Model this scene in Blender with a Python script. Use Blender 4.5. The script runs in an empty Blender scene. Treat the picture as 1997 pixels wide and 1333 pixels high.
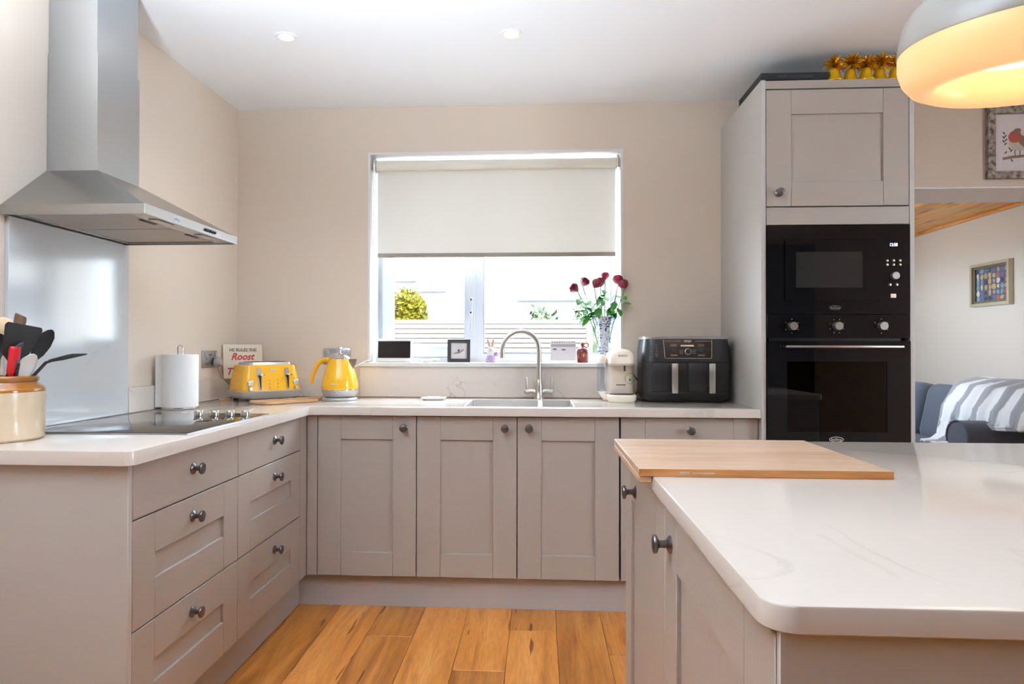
import bpy, bmesh, math, random
from mathutils import Vector, Matrix, Euler
PI = math.pi
RND = random.Random(11)
SC = bpy.context.scene
COL = SC.collection

# ------------------------------------------------------------------ camera
cam_d = bpy.data.cameras.new('camera')
cam = bpy.data.objects.new('camera', cam_d); COL.objects.link(cam)
cam_d.sensor_width = 36.0
cam_d.lens = 1291.34 / 1997 * 36
cam_d.shift_x = (998.5 - 979.27) / 1997
cam_d.shift_y = (668.96 - 666.5) / 1997
cam_d.clip_start = 0.02
cam.matrix_world = Matrix.Translation((0, 0, 1.1705)) @ Matrix.Rotation(.0563, 4, 'Z') @ Matrix.Rotation(PI/2 + .008, 4, 'X') @ Matrix.Rotation(.0014, 4, 'Z')
SC.camera = cam

# ------------------------------------------------------------------ world, sun, daylight, exposure
SC.view_settings.view_transform = 'Standard'
SC.view_settings.look = 'None'
SC.view_settings.gamma = 1.0
SC.view_settings.use_curve_mapping = False
SC.view_settings.exposure = 0.58
CEIL_FILL = 250      # W, added fill light thrown up at the ceiling
SC.cycles.use_denoising = True
SC.cycles.max_bounces = 10
SC.cycles.diffuse_bounces = 6
SC.cycles.sample_clamp_indirect = 8.0
SC.cycles.caustics_reflective = False
SC.cycles.caustics_refractive = False
world = bpy.data.worlds.new('sky'); SC.world = world
world.use_nodes = True
bg = world.node_tree.nodes['Background']
bg.inputs[0].default_value = (.72, .87, 1.0, 1)
bg.inputs[1].default_value = 18.0

def lin(c):
    c = c / 255.0
    return c / 12.92 if c <= .04045 else ((c + .055) / 1.055) ** 2.4
def rgb(r, g, b): return (lin(r), lin(g), lin(b), 1.0)

def light(name, kind, loc, energy, color=(1, 1, 1), rot=(0, 0, 0), **kw):
    d = bpy.data.lights.new(name, kind); d.energy = energy; d.color = color
    for k, v in kw.items(): setattr(d, k, v)
    o = bpy.data.objects.new(name, d); o.location = loc; o.rotation_euler = rot
    COL.objects.link(o); return o
light('sun', 'SUN', (4, -8, 12), 3.2, (1, .96, .9), (math.radians(42), 0, math.radians(16)), angle=.01)
# daylight entering by the big windows of the room behind the camera, on its right, and in the sun room
for n_, loc_, rot_, sx_, sy_ in (('daylight_kitchen_window', (-.243, 3.83, 1.66), (-PI/2, 0, 0), 1.36, 1.13),
                                 ('daylight_right_window', (3.45, 1.1, 1.5), (0, PI/2, 0), 1.4, .8),
                                 ('daylight_sun_room', (1.74, 5.45, 1.61), (0, -PI/2, 0), .42, 1.8)):
    portal = light(n_, 'AREA', loc_, 1, (1, 1, 1), rot_, shape='RECTANGLE', size=sx_, size_y=sy_)
    portal.data.cycles.is_portal = True      # sky portals: they give no light of their own

# ------------------------------------------------------------------ mesh helpers
class B:
    def __init__(s): s.bm = bmesh.new()
    def _bev(s, verts, bevel, seg=2):
        if bevel > 0:
            ed = list({e for v in verts for e in v.link_edges})
            bmesh.ops.bevel(s.bm, geom=ed, offset=bevel, segments=seg, profile=.5, affect='EDGES', clamp_overlap=True)
    def box(s, x0, x1, y0, y1, z0, z1, bevel=0, seg=2, M=None):
        m = Matrix.Translation(((x0+x1)/2, (y0+y1)/2, (z0+z1)/2)) @ Matrix.Diagonal((abs(x1-x0), abs(y1-y0), abs(z1-z0), 1))
        if M is not None: m = M @ m
        v = bmesh.ops.create_cube(s.bm, size=1.0, matrix=m)['verts']
        s._bev(v, bevel, seg); return s
    def cyl(s, p0, p1, r0, r1=None, seg=20, bevel=0):
        p0, p1 = Vector(p0), Vector(p1); r1 = r0 if r1 is None else r1
        q = (p1 - p0).to_track_quat('Z', 'Y').to_matrix().to_4x4()
        m = Matrix.Translation((p0 + p1) / 2) @ q
        v = bmesh.ops.create_cone(s.bm, cap_ends=True, segments=seg, radius1=r0, radius2=r1, depth=(p1-p0).length, matrix=m)['verts']
        if bevel:
            ed = [e for e in {e for w in v for e in w.link_edges} if len(e.link_faces) == 2 and any(len(f.verts) > 4 for f in e.link_faces)]
            bmesh.ops.bevel(s.bm, geom=ed, offset=bevel, segments=2, profile=.5, affect='EDGES')
        return s
    def sphere(s, c, r, sc=(1, 1, 1), M=None, u=16, v=10):
        m = Matrix.Translation(c) @ (M if M is not None else Matrix()) @ Matrix.Diagonal((r*sc[0], r*sc[1], r*sc[2], 1))
        bmesh.ops.create_uvsphere(s.bm, u_segments=u, v_segments=v, radius=1.0, matrix=m); return s
    def loft(s, rings, cap=True, closed=True):
        vr = [[s.bm.verts.new(p) for p in r] for r in rings]
        n = len(rings[0])
        for a, b in zip(vr, vr[1:]):
            for i in range(n if closed else n-1):
                j = (i+1) % n
                try: s.bm.faces.new((a[i], a[j], b[j], b[i]))
                except ValueError: pass
        if cap and closed:
            s.bm.faces.new(list(reversed(vr[0]))); s.bm.faces.new(vr[-1])
        return s
    def lathe(s, prof, seg=32, M=None, c=(0, 0, 0)):
        M = M if M is not None else Matrix()
        rings = []
        for r, z in prof:
            rings.append([M @ Vector((c[0] + max(r, 1e-5)*math.cos(2*PI*i/seg), c[1] + max(r, 1e-5)*math.sin(2*PI*i/seg), c[2] + z)) for i in range(seg)])
        return s.loft(rings)
    def tube(s, pts, r, seg=8, cap=True):
        P = [Vector(p) for p in pts]; rings = []
        up = None
        for i, p in enumerate(P):
            t = ((P[i+1] if i+1 < len(P) else p) - (P[i-1] if i else p)).normalized()
            if up is None:
                up = t.orthogonal().normalized()
            else:
                up = (up - t * up.dot(t)); up = up.normalized() if up.length > 1e-6 else t.orthogonal().normalized()
            w = t.cross(up); rr = r[i] if isinstance(r, (list, tuple)) else r
            rings.append([p + rr*(math.cos(2*PI*k/seg)*up + math.sin(2*PI*k/seg)*w) for k in range(seg)])
        return s.loft(rings, cap)
    def prism(s, pts, a, d0, d1, bevel=0):
        # outline in the two axes other than a; extruded along a
        f = {'x': lambda p, d: (d, p[0], p[1]), 'y': lambda p, d: (p[0], d, p[1]), 'z': lambda p, d: (p[0], p[1], d)}[a]
        k = len(s.bm.verts)
        s.loft([[f(p, d0) for p in pts], [f(p, d1) for p in pts]])
        if bevel:
            s.bm.verts.ensure_lookup_table(); s._bev(s.bm.verts[k:], bevel)
        return s
    def quad(s, pts):
        s.bm.faces.new([s.bm.verts.new(p) for p in pts]); return s
    def slab(s, us, vs, hole, w0, w1, axes='xyz'):
        """one welded plate over the grid us x vs, cells for which hole(i, j) is true left open"""
        idx = {'xyz': (0, 1, 2), 'xzy': (0, 2, 1), 'yzx': (1, 2, 0)}[axes]
        def P(u, v, w):
            p = [0, 0, 0]; p[idx[0]] = u; p[idx[1]] = v; p[idx[2]] = w; return p
        nu, nv = len(us)-1, len(vs)-1; V = {}
        def vt(i, j, k):
            if (i, j, k) not in V: V[i, j, k] = s.bm.verts.new(P(us[i], vs[j], w1 if k else w0))
            return V[i, j, k]
        full = lambda i, j: 0 <= i < nu and 0 <= j < nv and not hole(i, j)
        for i in range(nu):
            for j in range(nv):
                if not full(i, j): continue
                for k in (0, 1): s.bm.faces.new([vt(i, j, k), vt(i+1, j, k), vt(i+1, j+1, k), vt(i, j+1, k)])
                for di, dj, a, b in ((-1, 0, (0, 0), (0, 1)), (1, 0, (1, 0), (1, 1)), (0, -1, (0, 0), (1, 0)), (0, 1, (0, 1), (1, 1))):
                    if not full(i+di, j+dj):
                        s.bm.faces.new([vt(i+a[0], j+a[1], 0), vt(i+b[0], j+b[1], 0), vt(i+b[0], j+b[1], 1), vt(i+a[0], j+a[1], 1)])
        return s

def rrect(w, d, r, z, n=5, cx=0, cy=0):
    pts = []
    for sx, sy, a0 in ((1, 1, 0), (-1, 1, PI/2), (-1, -1, PI), (1, -1, 1.5*PI)):
        for k in range(n+1):
            a = a0 + PI/2*k/n
            pts.append((cx + sx*(w/2-r) + r*math.cos(a), cy + sy*(d/2-r) + r*math.sin(a), z))
    return pts
def arc(c, r, a0, a1, n):
    return [(c[0]+r*math.cos(math.radians(a0+(a1-a0)*i/n)), c[1]+r*math.sin(math.radians(a0+(a1-a0)*i/n))) for i in range(n+1)]
def bez(p0, p1, p2, p3, n=12):
    p0, p1, p2, p3 = map(Vector, (p0, p1, p2, p3)); o = []
    for i in range(n+1):
        t = i/n; o.append(p0*(1-t)**3 + p1*3*t*(1-t)**2 + p2*3*t*t*(1-t) + p3*t**3)
    return o

def ob(name, b, m, parent=None, loc=None, rot=None, smooth=40, keep=False):
    if isinstance(b, B):
        bmesh.ops.recalc_face_normals(b.bm, faces=b.bm.faces)
        me = bpy.data.meshes.new(name); b.bm.to_mesh(me); b.bm.free()
        if smooth:
            me.shade_smooth(); me.set_sharp_from_angle(angle=math.radians(smooth))
        me.materials.append(m)
    else: me = b
    o = bpy.data.objects.new(name, me); COL.objects.link(o)
    if parent: o.parent = parent
    if loc is not None: o.location = loc
    if rot is not None: o.rotation_euler = rot
    return o
def tag(o, label, cat, group=None):
    o['label'] = label; o['category'] = cat
    if group: o['group'] = group
    return o
def thing(name, label, cat, loc=(0, 0, 0), rotz=0, group=None):
    o = bpy.data.objects.new(name, None); COL.objects.link(o)
    o.location = loc; o.rotation_euler = (0, 0, rotz); o.empty_display_size = .05
    return tag(o, label, cat, group)
def struct(name, b, m, smooth=0):
    o = ob(name, b, m, smooth=smooth); o['kind'] = 'structure'; return o
def copy_tree(o, parent=None):
    c = o.copy(); COL.objects.link(c); c.parent = parent
    for ch in [x for x in bpy.data.objects if x.parent == o]: copy_tree(ch, c)
    return c
def text(name, s, size, m, parent, loc, rot=(PI/2, 0, 0), shear=0, depth=.0004, bold=0, sx=1, align='CENTER'):
    cu = bpy.data.curves.new(name, 'FONT'); cu.body = s; cu.size = size; cu.extrude = depth; cu.shear = shear
    cu.align_x = align; cu.align_y = 'CENTER'; cu.offset = bold; cu.resolution_u = 3
    t = bpy.data.objects.new(name, cu); COL.objects.link(t)
    me = bpy.data.meshes.new_from_object(t); bpy.data.objects.remove(t)
    me.materials.clear(); me.materials.append(m)
    o = bpy.data.objects.new(name, me); COL.objects.link(o); o.parent = parent; o.location = loc; o.rotation_euler = rot
    o.scale = (sx, 1, 1)
    return o

# ------------------------------------------------------------------ materials
def base(name):
    m = bpy.data.materials.new(name); m.use_nodes = True
    nt = m.node_tree; p = nt.nodes['Principled BSDF']; return m, nt, p
def N(nt, t, **kw):
    n = nt.nodes.new(t)
    for k, v in kw.items(): setattr(n, k, v)
    return n
def mat(name, col, rough=.5, metal=0, bump=0, bscale=60, stretch=None, spec=None, coat=0, var=0, emit=None, est=1, aniso=0, sheen=0, trans=0):
    m, nt, p = base(name); L = nt.links.new
    p.inputs['Base Color'].default_value = col; p.inputs['Roughness'].default_value = rough; p.inputs['Metallic'].default_value = metal
    if spec is not None: p.inputs['Specular IOR Level'].default_value = spec
    if coat: p.inputs['Coat Weight'].default_value = coat; p.inputs['Coat Roughness'].default_value = .05
    if sheen: p.inputs['Sheen Weight'].default_value = sheen
    if trans: p.inputs['Transmission Weight'].default_value = trans
    if aniso: p.inputs['Anisotropic'].default_value = aniso
    if emit is not None:
        p.inputs['Emission Color'].default_value = emit; p.inputs['Emission Strength'].default_value = est
    if bump or var:
        tc = N(nt, 'ShaderNodeTexCoord'); mp = N(nt, 'ShaderNodeMapping'); L(tc.outputs['Object'], mp.inputs['Vector'])
        if stretch: mp.inputs['Scale'].default_value = stretch
        nz = N(nt, 'ShaderNodeTexNoise'); nz.inputs['Scale'].default_value = bscale; nz.inputs['Detail'].default_value = 4
        L(mp.outputs[0], nz.inputs['Vector'])
        if bump:
            bp = N(nt, 'ShaderNodeBump'); bp.inputs['Strength'].default_value = bump; bp.inputs['Distance'].default_value = .002
            L(nz.outputs['Fac'], bp.inputs['Height']); L(bp.outputs[0], p.inputs['Normal'])
        if var:
            mr = N(nt, 'ShaderNodeMapRange'); mr.inputs[1].default_value = .3; mr.inputs[2].default_value = .7
            mr.inputs[3].default_value = 1-var; mr.inputs[4].default_value = 1+var
            L(nz.outputs['Fac'], mr.inputs[0])
            mx = N(nt, 'ShaderNodeMix', data_type='RGBA', blend_type='MULTIPLY'); mx.inputs[0].default_value = 1
            mx.inputs[6].default_value = col; L(mr.outputs[0], mx.inputs[7]); L(mx.outputs[2], p.inputs['Base Color'])
    return m
def ramp(nt, stops):
    r = N(nt, 'ShaderNodeValToRGB'); e = r.color_ramp.elements
    while len(e) < len(stops): e.new(.5)
    for k, (pos, c) in zip(e, stops): k.position = pos; k.color = c
    return r
def wood(name, c_dark, c_mid, c_light, along='y', rough=.4, knots=True, rand=1.0, scale=1.0, bump=.06):
    m, nt, p = base(name); L = nt.links.new
    tc = N(nt, 'ShaderNodeTexCoord'); oi = N(nt, 'ShaderNodeObjectInfo')
    ml = N(nt, 'ShaderNodeMath', operation='MULTIPLY'); ml.inputs[1].default_value = 37.0 * rand; L(oi.outputs['Random'], ml.inputs[0])
    ad = N(nt, 'ShaderNodeVectorMath', operation='ADD'); L(tc.outputs['Object'], ad.inputs[0]); L(ml.outputs[0], ad.inputs[1])
    mp = N(nt, 'ShaderNodeMapping'); L(ad.outputs[0], mp.inputs['Vector'])
    sc = {'y': (9, .8, 9), 'x': (.8, 9, 9), 'z': (9, 9, .8)}[along]
    mp.inputs['Scale'].default_value = [v*scale for v in sc]
    nz = N(nt, 'ShaderNodeTexNoise'); nz.inputs['Scale'].default_value = 1.6; nz.inputs['Detail'].default_value = 6; nz.inputs['Distortion'].default_value = .8
    L(mp.outputs[0], nz.inputs['Vector'])
    r = ramp(nt, [(.28, c_dark), (.5, c_mid), (.72, c_light)]); L(nz.outputs['Fac'], r.inputs[0])
    # per piece tone
    mr = N(nt, 'ShaderNodeMapRange'); mr.inputs[3].default_value = 1 - .22*rand; mr.inputs[4].default_value = 1 + .14*rand; L(oi.outputs['Random'], mr.inputs[0])
    mx = N(nt, 'ShaderNodeMix', data_type='RGBA', blend_type='MULTIPLY'); mx.inputs[0].default_value = 1
    L(r.outputs[0], mx.inputs[6]); L(mr.outputs[0], mx.inputs[7]); col = mx.outputs[2]
    # fine grain
    mp2 = N(nt, 'ShaderNodeMapping'); L(ad.outputs[0], mp2.inputs['Vector']); mp2.inputs['Scale'].default_value = [v*scale*9 for v in sc]
    n2 = N(nt, 'ShaderNodeTexNoise'); n2.inputs['Scale'].default_value = 2; n2.inputs['Detail'].default_value = 3; L(mp2.outputs[0], n2.inputs['Vector'])
    r2 = ramp(nt, [(.35, (.72, .68, .64, 1)), (.6, (1, 1, 1, 1))]); L(n2.outputs['Fac'], r2.inputs[0])
    m2 = N(nt, 'ShaderNodeMix', data_type='RGBA', blend_type='MULTIPLY'); m2.inputs[0].default_value = .55
    L(col, m2.inputs[6]); L(r2.outputs[0], m2.inputs[7]); col = m2.outputs[2]
    if knots:
        mp3 = N(nt, 'ShaderNodeMapping'); L(ad.outputs[0], mp3.inputs['Vector'])
        s3 = {'y': (5, 1.5, 5), 'x': (1.5, 5, 5), 'z': (5, 5, 1.5)}[along]; mp3.inputs['Scale'].default_value = [v*scale for v in s3]
        vo = N(nt, 'ShaderNodeTexVoronoi'); vo.inputs['Scale'].default_value = 1.35; L(mp3.outputs[0], vo.inputs['Vector'])
        n4 = N(nt, 'ShaderNodeTexNoise'); n4.inputs['Scale'].default_value = 6; L(mp3.outputs[0], n4.inputs['Vector'])
        su = N(nt, 'ShaderNodeMath', operation='MULTIPLY_ADD'); su.inputs[1].default_value = .22; L(n4.outputs['Fac'], su.inputs[0]); L(vo.outputs['Distance'], su.inputs[2])
        r3 = ramp(nt, [(.17, (.16, .08, .035, 1)), (.215, (.5, .34, .22, 1)), (.36, (1, 1, 1, 1))]); L(su.outputs[0], r3.inputs[0])
        m3 = N(nt, 'ShaderNodeMix', data_type='RGBA', blend_type='MULTIPLY'); m3.inputs[0].default_value = .9
        L(col, m3.inputs[6]); L(r3.outputs[0], m3.inputs[7]); col = m3.outputs[2]
        # thin dark checks along the grain
        mp5 = N(nt, 'ShaderNodeMapping'); L(ad.outputs[0], mp5.inputs['Vector']); mp5.inputs['Scale'].default_value = [v*scale*2.2 for v in sc]; mp5.inputs['Location'].default_value = (3, 7, 1)
        n5 = N(nt, 'ShaderNodeTexNoise'); n5.inputs['Scale'].default_value = 1.7; n5.inputs['Detail'].default_value = 2; L(mp5.outputs[0], n5.inputs['Vector'])
        r5 = ramp(nt, [(.70, (1, 1, 1, 1)), (.735, (.28, .17, .1, 1))]); L(n5.outputs['Fac'], r5.inputs[0])
        m5 = N(nt, 'ShaderNodeMix', data_type='RGBA', blend_type='MULTIPLY'); m5.inputs[0].default_value = .85
        L(col, m5.inputs[6]); L(r5.outputs[0], m5.inputs[7]); col = m5.outputs[2]
    L(col, p.inputs['Base Color']); p.inputs['Roughness'].default_value = rough
    bp = N(nt, 'ShaderNodeBump'); bp.inputs['Strength'].default_value = bump; bp.inputs['Distance'].default_value = .002
    L(n2.outputs['Fac'], bp.inputs['Height']); L(bp.outputs[0], p.inputs['Normal'])
    return m
def quartz(name, col, vein, rough=.1, sc=1.0, amt=.35):
    m, nt, p = base(name); L = nt.links.new
    ge = N(nt, 'ShaderNodeNewGeometry'); mp = N(nt, 'ShaderNodeMapping'); L(ge.outputs['Position'], mp.inputs['Vector'])
    mp.inputs['Scale'].default_value = (sc, sc, sc); mp.inputs['Rotation'].default_value = (.4, .3, .7)
    nz = N(nt, 'ShaderNodeTexNoise'); nz.inputs['Scale'].default_value = 2.2; nz.inputs['Detail'].default_value = 9; nz.inputs['Distortion'].default_value = 1.1
    L(mp.outputs[0], nz.inputs['Vector'])
    s = N(nt, 'ShaderNodeMath', operation='SUBTRACT'); s.inputs[1].default_value = .5; L(nz.outputs['Fac'], s.inputs[0])
    a = N(nt, 'ShaderNodeMath', operation='ABSOLUTE'); L(s.outputs[0], a.inputs[0])
    r = ramp(nt, [(.0, (1, 1, 1, 1)), (.012, (0, 0, 0, 1))]); L(a.outputs[0], r.inputs[0])
    n2 = N(nt, 'ShaderNodeTexNoise'); n2.inputs['Scale'].default_value = 2.6; n2.inputs['Detail'].default_value = 3; L(mp.outputs[0], n2.inputs['Vector'])
    r2 = ramp(nt, [(.52, (0, 0, 0, 1)), (.66, (1, 1, 1, 1))]); L(n2.outputs['Fac'], r2.inputs[0])
    mu = N(nt, 'ShaderNodeMath', operation='MULTIPLY'); L(r.outputs[0], mu.inputs[0]); L(r2.outputs[0], mu.inputs[1])
    m2 = N(nt, 'ShaderNodeMath', operation='MULTIPLY'); m2.inputs[1].default_value = amt; L(mu.outputs[0], m2.inputs[0])
    mx = N(nt, 'ShaderNodeMix', data_type='RGBA'); L(m2.outputs[0], mx.inputs[0]); mx.inputs[6].default_value = col; mx.inputs[7].default_value = vein
    L(mx.outputs[2], p.inputs['Base Color']); p.inputs['Roughness'].default_value = rough
    return m
def clear(name, tint=(1, 1, 1, 1), refl=.06, rough=0.0):
    m, nt, p = base(name); L = nt.links.new
    nt.nodes.remove(p); out = nt.nodes['Material Output']
    tr = N(nt, 'ShaderNodeBsdfTransparent'); tr.inputs[0].default_value = tint
    gl = N(nt, 'ShaderNodeBsdfGlossy'); gl.inputs['Roughness'].default_value = rough
    mx = N(nt, 'ShaderNodeMixShader'); mx.inputs[0].default_value = refl
    L(tr.outputs[0], mx.inputs[1]); L(gl.outputs[0], mx.inputs[2]); L(mx.outputs[0], out.inputs[0]); return m
def translucent(name, col, k=.5):
    m, nt, p = base(name); L = nt.links.new
    nt.nodes.remove(p); out = nt.nodes['Material Output']
    d = N(nt, 'ShaderNodeBsdfDiffuse'); d.inputs[0].default_value = col
    t = N(nt, 'ShaderNodeBsdfTranslucent'); t.inputs[0].default_value = col
    mx = N(nt, 'ShaderNodeMixShader'); mx.inputs[0].default_value = k
    L(d.outputs[0], mx.inputs[1]); L(t.outputs[0], mx.inputs[2]); L(mx.outputs[0], out.inputs[0]); return m
def brushed(name, col, rough=.28, along='z'):
    sc = {'x': (2, 300, 300), 'y': (300, 2, 300), 'z': (300, 300, 2)}[along]
    return mat(name, col, rough, 1.0, bump=.02, bscale=1, stretch=sc)
def emission(name, col, s):
    return mat(name, (.8, .8, .8, 1), .4, emit=col, est=s)
def stripes(name, c0, c1, axis, freq, wob=.6, sharp=(.42, .58), rough=.9, sheen=.3):
    m, nt, p = base(name); L = nt.links.new
    tc = N(nt, 'ShaderNodeTexCoord'); sp = N(nt, 'ShaderNodeSeparateXYZ'); L(tc.outputs['Object'], sp.inputs[0])
    nz = N(nt, 'ShaderNodeTexNoise'); nz.inputs['Scale'].default_value = 14; L(tc.outputs['Object'], nz.inputs['Vector'])
    ma = N(nt, 'ShaderNodeMath', operation='MULTIPLY_ADD'); L(sp.outputs[axis], ma.inputs[0]); ma.inputs[1].default_value = freq
    nb = N(nt, 'ShaderNodeMath', operation='MULTIPLY'); nb.inputs[1].default_value = wob; L(nz.outputs['Fac'], nb.inputs[0]); L(nb.outputs[0], ma.inputs[2])
    si = N(nt, 'ShaderNodeMath', operation='SINE'); L(ma.outputs[0], si.inputs[0])
    mr = N(nt, 'ShaderNodeMapRange'); mr.inputs[1].default_value = -1; L(si.outputs[0], mr.inputs[0])
    r = ramp(nt, [(sharp[0], c0), (sharp[1], c1)]); L(mr.outputs[0], r.inputs[0])
    L(r.outputs[0], p.inputs['Base Color']); p.inputs['Roughness'].default_value = rough; p.inputs['Sheen Weight'].default_value = sheen
    bp = N(nt, 'ShaderNodeBump'); bp.inputs['Strength'].default_value = .3; bp.inputs['Distance'].default_value = .004
    n3 = N(nt, 'ShaderNodeTexNoise'); n3.inputs['Scale'].default_value = 180; L(tc.outputs['Object'], n3.inputs['Vector'])
    L(n3.outputs['Fac'], bp.inputs['Height']); L(bp.outputs[0], p.inputs['Normal'])
    return m
def blotch(name, stops, scale=30, rough=.5, detail=3, vor=False):
    m, nt, p = base(name); L = nt.links.new
    tc = N(nt, 'ShaderNodeTexCoord')
    if vor:
        t = N(nt, 'ShaderNodeTexVoronoi'); o = t.outputs['Color']
    else:
        t = N(nt, 'ShaderNodeTexNoise'); t.inputs['Detail'].default_value = detail; o = t.outputs['Fac']
    t.inputs['Scale'].default_value = scale; L(tc.outputs['Object'], t.inputs['Vector'])
    r = ramp(nt, stops); L(o, r.inputs[0]); L(r.outputs[0], p.inputs['Base Color']); p.inputs['Roughness'].default_value = rough
    p.inputs['Specular IOR Level'].default_value = .1
    return m

M_wall = mat('wall_paint', rgb(217, 202, 187), .75, bump=.05, bscale=220)
M_wallw = mat('white_wall_paint', rgb(206, 195, 184), .8, bump=.05, bscale=220)
M_ceil = mat('ceiling_paint', rgb(240, 243, 247), .85, bump=.04, bscale=160)
M_cabv = mat('cabinet_paint', rgb(164, 153, 144), .42, bump=.28, bscale=1, stretch=(420, 420, 9))
M_cabh = mat('cabinet_paint_cross_grain', rgb(164, 153, 144), .42, bump=.4, bscale=1, stretch=(420, 9, 420))
M_cabx = mat('cabinet_paint_long_grain', rgb(164, 153, 144), .42, bump=.28, bscale=1, stretch=(9, 420, 420))
M_pan = mat('cabinet_panel_paint', rgb(182, 177, 172), .45)
M_carc = mat('carcass_board', rgb(96, 88, 82), .7)
M_plinth = mat('plinth_paint', rgb(176, 170, 168), .5, bump=.1, bscale=1, stretch=(6, 200, 200))
M_quartz = quartz('quartz_worktop', rgb(206, 196, 187), rgb(150, 140, 132), .1)
M_quartz2 = quartz('quartz_splashback', rgb(194, 196, 198), rgb(140, 138, 136), .12, .9, .5)
M_upst = quartz('quartz_upstand', rgb(214, 205, 197), rgb(160, 148, 138), .15, 1.2, .5)
M_floor = wood('oak_plank', rgb(158, 92, 34), rgb(208, 134, 60), rgb(226, 156, 82), 'y', .38)
M_pine = wood('pine_board', rgb(196, 128, 66), rgb(226, 164, 96), rgb(240, 190, 124), 'y', .45)
M_bamboo = wood('bamboo_board', rgb(192, 156, 128), rgb(206, 174, 148), rgb(216, 188, 164), 'x', .32, False, .3, 1.4, .03)  # paled tone: glare on the board's top is put into the colour
M_bambooe = wood('bamboo_edge', rgb(160, 104, 50), rgb(184, 124, 66), rgb(200, 142, 84), 'x', .4, False, .3, 1.4, .03)
M_board = wood('beech_board', rgb(190, 140, 96), rgb(214, 168, 122), rgb(228, 188, 146), 'x', .45, False, .5)
M_steel = brushed('brushed_steel', rgb(188, 192, 196), .3, 'z')
M_sink = mat('sink_steel', rgb(206, 200, 194), .5, .5)
M_steelh = brushed('brushed_steel_long', rgb(160, 158, 156), .26, 'y')
M_steelf = brushed('brushed_steel_bright', rgb(210, 212, 214), .3, 'y')
M_chrome = mat('chrome', rgb(215, 215, 215), .12, 1)
M_nickel = mat('satin_nickel', rgb(190, 184, 176), .3, 1)
M_pewter = mat('pewter', rgb(120, 116, 116), .32, 1, bump=.03, bscale=90)
M_dark = mat('dark_slot', (.006, .006, .006, 1), .6)
M_black = mat('black_plastic', rgb(34, 33, 34), .38)
M_blackm = mat('black_matte', rgb(30, 30, 31), .6)
M_bglass = mat('black_glass', (.006, .006, .007, 1), .04, spec=.5)
M_hob = mat('hob_glass', (.008, .008, .009, 1), .03, spec=.7)
M_oveng = clear('tinted_oven_glass', (.10, .10, .10, 1), .05)
M_cav = mat('oven_enamel', rgb(46, 44, 44), .35)
M_glass = clear('window_glass', (1, 1, 1, 1), .04)
M_pglass = clear('picture_glass', (1, 1, 1, 1), .05)
M_water = clear('water_tank', (.82, .86, .92, 1), .14, .1)
M_upvc = mat('white_upvc', rgb(206, 211, 220), .3)
M_sill = mat('white_sill', rgb(222, 220, 218), .35)
M_blind = translucent('blind_fabric', (.88, .86, .81, 1), .125)
M_rail = mat('blind_rail', rgb(206, 200, 188), .5)
M_yellow = mat('yellow_enamel', rgb(243, 182, 34), .16, coat=.5)
M_toastb = mat('grey_base', rgb(186, 184, 180), .35, .4)
M_white = mat('white_plastic', rgb(238, 238, 236), .35)
M_cream = mat('cream_plastic', rgb(236, 224, 208), .35)
M_creamf = mat('cream_front', rgb(222, 206, 190), .4)
M_paper = mat('paper_towel', rgb(244, 244, 243), .9, bump=.5, bscale=160)
M_grey = mat('grey_plastic', rgb(168, 164, 162), .5)
M_cord = mat('grey_cord', rgb(140, 130, 122), .5)
M_ston = mat('stoneware_cream', rgb(206, 184, 156), .22, coat=.4, var=.08, bscale=9)
M_stonb = mat('stoneware_brown', rgb(150, 92, 32), .12, coat=.6, var=.15, bscale=20)
M_woodd = wood('dark_wood', rgb(78, 50, 30), rgb(112, 76, 48), rgb(134, 96, 64), 'z', .5, False)
M_woodl = wood('light_wood', rgb(190, 150, 112), rgb(210, 172, 134), rgb(222, 190, 152), 'z', .5, False)
M_red = mat('red_silicone', rgb(200, 22, 38), .35)
M_redd = mat('dark_red_glaze', rgb(124, 38, 36), .2, coat=.4)
M_gold = mat('gold_foil', rgb(240, 190, 20), .25, .6, bump=.4, bscale=120)
M_tins = mat('gold_tinsel', rgb(236, 174, 24), .22, .7)
M_goldp = mat('gold_print', rgb(226, 182, 96), .3, .7)
M_print = mat('pale_print', rgb(196, 192, 186), .5)
M_printd = mat('grey_print', rgb(120, 112, 104), .6)
M_printk = mat('dark_print', rgb(60, 54, 50), .6)
M_printr = mat('red_print', rgb(188, 50, 50), .6)
M_green = mat('leaf_green', rgb(62, 134, 44), .4, var=.25, bscale=25)
M_stem = mat('stem_green', rgb(86, 112, 62), .5)
M_rose = mat('rose_petal', rgb(170, 26, 60), .5, var=.3, bscale=60)
M_rosed = mat('dark_rose_petal', rgb(122, 22, 44), .5, var=.3, bscale=60)
M_sofa = mat('slate_fabric', rgb(92, 99, 114), .9, bump=.3, bscale=300, sheen=.2)
M_throw = stripes('striped_plush', rgb(244, 246, 250), rgb(168, 172, 180), 'Y', 34, 1.1)
M_shade = mat('lamp_enamel', rgb(160, 156, 150), .22, coat=.3)
M_diff = mat('lamp_diffuser', rgb(190, 160, 110), .4, emit=(.46, .27, .125, 1), est=1.0)
M_led = emission('led', (1.0, .9, .72, 1), 1.6)
M_down = emission('downlight_lens', (1, .95, .88, 1), 6)
M_display = emission('blue_digits', (.45, .72, 1, 1), 3)
M_canvas = mat('canvas_cream', rgb(226, 212, 192), .8)
M_mount = mat('picture_paper', rgb(232, 226, 228), .8)
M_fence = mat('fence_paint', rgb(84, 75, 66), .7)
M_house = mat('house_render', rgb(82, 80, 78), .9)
M_hedge = blotch('yellow_leaf', [(.3, rgb(38, 38, 0)), (.5, rgb(78, 70, 0)), (.7, rgb(96, 84, 2))], 14)
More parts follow.
